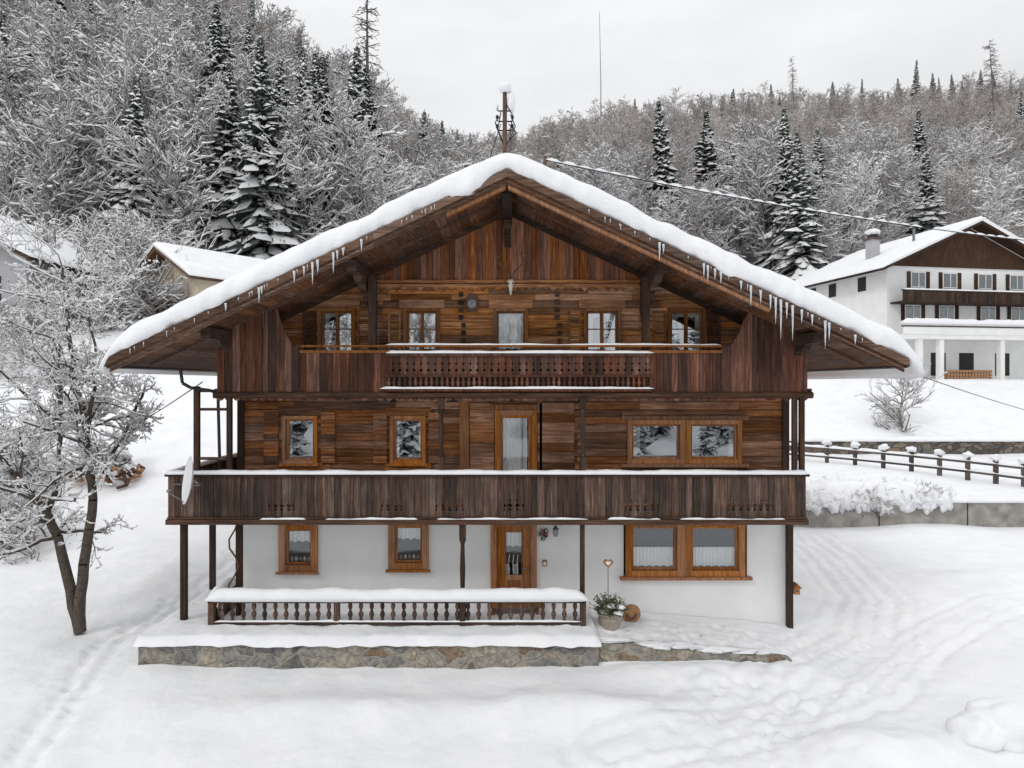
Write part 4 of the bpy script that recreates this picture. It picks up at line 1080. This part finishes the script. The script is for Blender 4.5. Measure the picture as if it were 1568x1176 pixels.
for k in range(20):
    px = R.uniform(-60, 60); d_ = R.uniform(34, 42); x = X(px, d_); inst(R.choice(bushm), x, d_-16, gh(x, d_-16)-.2, R.uniform(.5, .9), bsh, 'shrub')
for k in range(40):
    px = R.uniform(1235, 1450); d_ = R.uniform(27.0, 28.2); x = X(px, d_); inst(R.choice(bushm), x, d_-16, .6, R.uniform(.16, .28), bsh, 'shrub', 1.3)
for k in range(22):
    px = R.uniform(-30, 60); d_ = R.uniform(20, 30); x = X(px, d_); inst(R.choice(bushm), x, d_-16, gh(x, d_-16)-.2, R.uniform(.3, .6), bsh, 'shrub')
xb_ = X(1380, 44); inst(bushm[0], xb_, 28, gh(xb_, 28)-.1, 1.05, None, 'bare_bush')
wp = MB()
for k in range(90):
    x = X(175, 27)+R.uniform(-1.1, 1.3); y = 10.5+R.uniform(-.6, .6); z = gh(x, y)+R.uniform(0, 1.5)*max(.1, 1-abs(x-X(175, 27))/1.5)
    a = R.uniform(-.5, .5); L = R.uniform(.4, .9); wp.tube((x, y, z), (x+math.sin(a)*L*.7, y-L*.5, z+R.uniform(-.1, .3)), .07, .06, 'rust' if k % 3 else 'woodend', 7)
for k in range(12): wp.blob((X(175, 27)+R.uniform(-1.1, 1.3), 10.3+R.uniform(-.5, .5), gh(-15, 10.5)+R.uniform(.9, 1.7)), .5, .4, .22, 'snow', k, .3)
wp.obj('firewood_heap', smooth=False)

# ---- apple tree
rg = np.random.RandomState(21); out = []
def limb(pts, r0, r1, spawn, Ls, dep=3, z_up=.05):
    pts = [np.array(p, float) for p in pts]; n = len(pts)-1
    for i in range(n):
        ra = r0+(r1-r0)*i/n; rb = r0+(r1-r0)*(i+1)/n
        a, b = pts[i], pts[i+1]; sub = 3; prev = a
        for s in range(sub):
            q = a+(b-a)*(s+1)/sub+(rg.randn(3)*.03 if s < sub-1 else 0); out.append((*prev, *q, ra+(rb-ra)*s/sub, ra+(rb-ra)*(s+1)/sub, 9)); prev = q
        if i >= spawn[0]:
            for _ in range(spawn[1]):
                q = a+(b-a)*rg.rand(); an = rg.rand()*6.283; el = rg.uniform(-.2, .75)
                grow(rg, q, (math.cos(an)*math.cos(el), math.sin(an)*math.cos(el)*.8, math.sin(el)), Ls*rg.uniform(.6, 1.2), rb*.5, dep, out, z_up, .75, 4.2, 4, .34, .55)
TD = 15.5
def tp_(px, py, dy=0): return (X(px, TD), -.5+dy, Z(py, TD))
limb([tp_(122, 968), tp_(108, 905), tp_(92, 840), tp_(72, 785), tp_(45, 735, -.2), tp_(20, 690, -.4), tp_(-10, 640, -.5)], .14, .05, (2, 4), 1.4)
limb([tp_(122, 968), tp_(126, 890), tp_(136, 810), tp_(140, 740), tp_(132, 670), tp_(118, 600), tp_(108, 530), tp_(100, 460), tp_(96, 410)], .135, .025, (3, 4), 1.4)
limb([tp_(140, 740), tp_(160, 690, .4), tp_(178, 640, .7), tp_(190, 590, .9)], .06, .03, (0, 4), 1.0)
limb([tp_(72, 785), tp_(70, 720, .5), tp_(58, 650, .8), tp_(45, 580, 1.0), tp_(38, 500, 1.1), tp_(40, 440, 1.1)], .07, .025, (1, 4), 1.4)
limb([tp_(132, 670), tp_(158, 610, -.4), tp_(172, 550, -.6), (X(165, TD), -1.2, Z(490, TD))], .055, .02, (0, 4), 1.0)
limb([tp_(58, 650, .8), tp_(20, 600, .3), tp_(-20, 550, 0)], .045, .02, (0, 4), 1.2)
o2 = [(*s[:6], max(s[6], .0055), max(s[7], .004)) for s in out if s[0] < X(216, TD)]
print('apple segs', len(o2))
me = mesh_parts('apple_tree', [(*prisms(o2, 5), 'bark'), (*prisms(snowsegs(o2, .013, .55, .93, .9, rg, .7, .12), 5), 'twigsnow')])
oa = bpy.data.objects.new('apple_tree', me); sc.collection.objects.link(oa)

# ------------------------------------------------------------ right side: walls, fence
rw = MB(); rw.box(9.0, 42, 11.0, 11.3, -.2, Z(768, 27), 'concrete')
for k in range(9): rw.box(11+k*3.5, 11.04+k*3.5, 10.985, 10.999, -.2, Z(769, 27), 'int')
rw.obj('retaining_wall')
rws = MB()
rws.cap((X(1440, 27), 11.2, Z(768, 27)-.02), (42, 11.2, Z(768, 27)-.02), .55, .2, seed=2, amp=.4)
rws.cap((9.0, 11.5, .95), (X(1448, 27), 11.5, .95), 1.3, .75, seed=4, amp=.5, sag=1.2)
for k in range(60):
    x = R.uniform(X(1232, 27), X(1446, 27)); rws.blob((x, 10.92, .95+R.uniform(-.2, .2)), R.uniform(.1, .28), .18, R.uniform(.12, .34), 'snow', k, .35)
rws.obj('retaining_wall_snow', smooth=True)
sw = MB(); x0 = X(1210, 42)
stonewall(sw, x0, 60, 26.0, .8, lambda x: 2.1, .4, 'stone2', .4); sw.obj('dry_stone_wall')
sws = MB(); sws.cap((x0, 26.35, 2.1), (60, 26.35, 2.1), 1.0, .25, amp=.5, step=.3); sws.obj('stone_wall_snow', smooth=True)
fn = MB(); fs_ = MB(); fpts = []
for k in range(12):
    t = k/9; d_ = 40-10*t; px = 1180+(1568-1180)*t; fpts.append(Vector((X(px, d_), d_-16, max(1.1, gh(X(px, d_), d_-16))-.1)))
for k, p in enumerate(fpts):
    fn.box(p.x-.08, p.x+.08, p.y-.08, p.y+.08, p.z-.3, p.z+1.15, 'greyw')
    fs_.blob((p.x, p.y, p.z+1.22), .24, .2, .15, 'snow', k*3.7, .35)
    if k:
        a = fpts[k-1]
        for h in (.45, .9):
            fn.tube(a+Vector((0, -.1, h)), p+Vector((0, -.1, h)), .065, .065, 'greyw', 6)
            fs_.cap(a+Vector((0, -.1, h+.06)), p+Vector((0, -.1, h+.06)), .15, .12, seed=k, amp=.4, step=.25)
fn.obj('wooden_fence'); fs_.obj('fence_snow', smooth=True)

# ------------------------------------------------------------ neighbour houses
def gable_roof(mb, w, y0, y1, ze, rise, ov, key='dark', st=.45):
    xm = w/2; sl = rise/xm
    for sgn in (-1, 1):
        b = xm+ov; xa, xb = xm, xm+sgn*b; za, zb = ze+rise, ze+rise-sl*b
        pts = [(xa, za), (xb, zb), (xb, zb+.22), (xa, za+.22)]
        if sgn < 0: pts = pts[::-1]
        mb.exty(pts, y0, y1, key)
        nn = 20; vs = []
        for i in range(nn+1):
            t = i/nn; x = xm+sgn*(b+.12)*t; zb_ = ze+rise-sl*(b+.12)*t+.225; e = min(1, math.sqrt(max(0.05, (1-t)*8)))
            h = st*e*(1+.15*noise.noise(Vector((x, 1, 2))))
            for yy, hf in ((y0-.05, 0), (y0-.12, .5), (y0+.1, .95), (y0+1, 1), (y1-.3, 1), (y1+.1, .5), (y1, 0)): vs.append((x, yy, zb_+h*hf))
        m_ = 7; mb.add(vs, [(i*m_+j, (i+1)*m_+j, (i+1)*m_+j+1, i*m_+j+1) for i in range(nn) for j in range(m_-1)]+[[nn*m_+j for j in range(m_)]], 'snow')
def nwin(mb, x, z, w, h, shut=None, y=0):
    mb.box(x-w/2-.1, x+w/2+.1, y-.05, y+.02, z-.1, z+h+.1, 'plaster2'); mb.box(x-w/2, x+w/2, y-.06, y-.051, z, z+h, 'int')
    mb.box(x-w/2-.001, x+w/2+.001, y-.085, y-.065, z+h*.02, z+h*.98, 'glasslow')
    mb.box(x-.04, x+.04, y-.1, y-.087, z, z+h, 'dish'); mb.box(x-w/2, x+w/2, y-.11, y-.087, z-.02, z+.06, 'dish'); mb.box(x-w/2, x+w/2, y-.11, y-.087, z+h-.06, z+h+.02, 'dish')
    if shut:
        for s in (-1, 1): mb.box(x+s*(w/2+.30)-.16, x+s*(w/2+.30)+.16, y-.08, y-.02, z-.05, z+h+.05, shut)
nb = MB(); W = 15.5
nb.box(0, W, 0, 13, -.8, 9.3, 'plaster2')
nb.exty([(0, 9.3), (W, 9.3), (W/2, 12.8)], 0.0, 13, 'plaster2')
nb.exty([(.4, 9.32), (W-.4, 9.32), (W/2, 12.65)], -.12, -.01, 'darkz')
gable_roof(nb, W, -1.3, 14, 9.3, 3.5, 1.3, 'darkz')
for x in (2.9, 5.9, 9.3, 12.4): nwin(nb, x, 7.6, 1.2, 1.25, 'darkz')
nwin(nb, 5.6, 10.2, .9, 1.0)
for x in (2.4, 5.6, 9.6, 12.6): nwin(nb, x, 4.9, 1.3, 1.2, 'darkz')
nb.box(.3, W-.3, -1.4, -.0, 6.15, 6.3, 'darkz')
x = .3
while x < W-.4: nb.box(x, x+.24, -1.43, -1.38, 6.2, 7.1, 'darkz'); x += .25
nb.box(.25, W-.25, -1.48, -1.3, 7.1, 7.2, 'darkz')
nb.cap((.3, -1.4, 7.2), (W-.3, -1.4, 7.2), .2, .1, amp=.4, step=.3)
nb.box(-.6, W+1.5, -2.6, 0, 3.15, 3.5, 'plaster2')
nb.box(-.6, W+1.5, -2.65, -2.5, 3.5, 4.4, 'plaster2'); nb.box(-.7, W+1.5, -2.7, -2.45, 4.1, 4.2, 'greyw')
nb.cap((-.7, -2.57, 4.4), (W+1.5, -2.57, 4.4), .45, .35, amp=.3, step=.4)
for x in (1.0, 2.9, 8.5, 14): nb.box(x-.2, x+.2, -2.5, -2.1, -.8, 3.15, 'plaster2')
for x in (2.0, 4.8, 7.5, 11): nb.box(x-.7, x+.7, -.03, -.002, .3, 2.2, 'int')
for k in range(60):
    cx = 4+(k % 15)*.28; cz = -.2+(k//15)*.27; nb.tube((cx, -2.0, cz), (cx, -1.2, cz), .125, .125, 'woodend', 7)
for y in (3, 7, 10): nb.box(-.05, -.001, y-.5, y+.5, 7.6, 8.8, 'int')
nb.box(1.4, 2.2, 3.6, 4.4, 9, 12.3, 'grey'); nb.box(1.25, 2.35, 3.45, 4.55, 12.3, 12.45, 'greyw'); nb.box(1.5, 2.1, 3.7, 4.3, 12.45, 12.8, 'greyw'); nb.blob((1.8, 4, 13.0), .65, .6, .28, 'snow', 1, .1)
nb.box(4.2, 4.35, 2, 2.15, 10, 13, 'metal')
o = nb.obj('neighbor_house'); o.location = (X(1358, 56), 40, 6.0); o.rotation_euler = (0, 0, math.radians(10))
hb = MB()
hb.box(0, 6.5, 0, 11, -4, 2.6, 'beige'); hb.exty([(0, 2.6), (6.5, 2.6), (3.25, 4.3)], 0, 11, 'beige')
gable_roof(hb, 6.5, -1.0, 12, 2.6, 1.7, .7, 'rake', .35)
hb.box(2.2, 4.4, -.05, -.001, -.3, 1.4, 'int'); hb.box(1.0, 1.8, -.04, -.001, 0, 1.2, 'int'); 
hb.box(-.3, 6.8, -1.4, -.0, -1.2, -1.0, 'dark')
x = -.3
while x < 6.8: hb.box(x, x+.2, -1.42, -1.38, -1.0, -.2, 'bal'); x += .22
for y in (2.5, 5.5, 8.5): hb.box(6.5, 6.55, y-.5, y+.5, .3, 1.5, 'int')
o = hb.obj('neighbor_house'); o.location = (X(222, 44), 28, 9.4); o.rotation_euler = (0, 0, math.radians(-36))
lh = MB()
lh.box(0, 12, 0, 10, -5, 3.6, 'grey'); lh.exty([(0, 3.6), (12, 3.6), (6, 6.6)], 0, 10, 'grey')
gable_roof(lh, 12, -1.2, 11, 3.6, 3.0, 1.0, 'dark', .5); lh.box(9.6, 10.6, -.05, -.001, .8, 2.4, 'int'); lh.box(6, 7, -.05, -.001, .8, 2.4, 'int')
o = lh.obj('neighbor_house'); o.location = (X(40, 38)-12, 22, 9.2)

br = MB(); bxp, byp = X(1460, 11.2), 11.2-16
for k in range(5): br.blob((bxp+.14+R.uniform(-.06, .06), byp+.12+R.uniform(-.05, .05), Z(1135, 11.2)+R.uniform(-.08, .08)), .07, .07, .08, 'black', k, .4)  # black lumps painting the shaded hole beside the snow mound
br.blob((bxp+.5, byp+.15, Z(1130, 11.2)), .46, .4, .32, 'snow', 4, .12, 36, 24); br.blob((bxp+.95, byp+.2, Z(1120, 11.2)), .6, .5, .40, 'snow', 7, .12, 36, 24)
br.obj('snow_covered_boulder', smooth=True)

# ------------------------------------------------------------ light, sky, camera
w = bpy.data.worlds.new('World'); sc.world = w; w.use_nodes = True; nt = w.node_tree; bg = nt.nodes['Background']
sun_el, sun_az = math.radians(40), math.radians(225)
sky = N(nt, 'ShaderNodeTexSky', sky_type='NISHITA'); sky.sun_disc = False; sky.sun_elevation = sun_el; sky.sun_rotation = sun_az; sky.dust_density = 3
tc = N(nt, 'ShaderNodeTexCoord'); mp = N(nt, 'ShaderNodeMapping'); mp.inputs['Scale'].default_value = (1, 1, 2.6)
nz = N(nt, 'ShaderNodeTexNoise'); nz.inputs['Scale'].default_value = 2.4; nz.inputs['Detail'].default_value = 7; nz.inputs['Roughness'].default_value = .55
nt.links.new(tc.outputs['Generated'], mp.inputs[0]); nt.links.new(mp.outputs[0], nz.inputs['Vector'])
mr = N(nt, 'ShaderNodeMapRange'); mr.inputs['From Min'].default_value = .3; mr.inputs['From Max'].default_value = .7; mr.inputs['To Min'].default_value = 7.7; mr.inputs['To Max'].default_value = 9.6
nt.links.new(nz.outputs[0], mr.inputs['Value'])
sp = N(nt, 'ShaderNodeSeparateXYZ'); nt.links.new(tc.outputs['Generated'], sp.inputs[0])
zr = N(nt, 'ShaderNodeMapRange'); zr.inputs['From Min'].default_value = .35; zr.inputs['From Max'].default_value = 1.0; zr.inputs['To Min'].default_value = 1.0; zr.inputs['To Max'].default_value = 1.55
nt.links.new(sp.outputs['Z'], zr.inputs['Value'])
mu = N(nt, 'ShaderNodeMath', operation='MULTIPLY'); nt.links.new(mr.outputs[0], mu.inputs[0]); nt.links.new(zr.outputs[0], mu.inputs[1])
vm = N(nt, 'ShaderNodeVectorMath', operation='SCALE'); vm.inputs[0].default_value = (.985, .995, 1.01); nt.links.new(mu.outputs[0], vm.inputs['Scale'])
mx = N(nt, 'ShaderNodeMix', data_type='RGBA'); mx.inputs['Factor'].default_value = .95
nt.links.new(sky.outputs[0], mx.inputs['A']); nt.links.new(vm.outputs[0], mx.inputs['B']); nt.links.new(mx.outputs['Result'], bg.inputs['Color'])
bg.inputs['Strength'].default_value = 0.1
sl_ = bpy.data.lights.new('sun', 'SUN'); sl_.energy = .65; sl_.angle = math.radians(12); sl_.color = (1, .97, .93)
so = bpy.data.objects.new('sun', sl_); sc.collection.objects.link(so)
dirv = Vector((math.sin(sun_az)*math.cos(sun_el), math.cos(sun_az)*math.cos(sun_el), math.sin(sun_el)))
so.rotation_euler = dirv.to_track_quat('Z', 'Y').to_euler()
cam = bpy.data.cameras.new('camera'); co = bpy.data.objects.new('camera', cam); sc.collection.objects.link(co)
cam.sensor_width = 36; cam.lens = 36*F/1568; cam.clip_end = 2000; cam.clip_start = .1
co.location = (0, -16, CH); co.rotation_euler = (math.radians(90), 0, 0); sc.camera = co
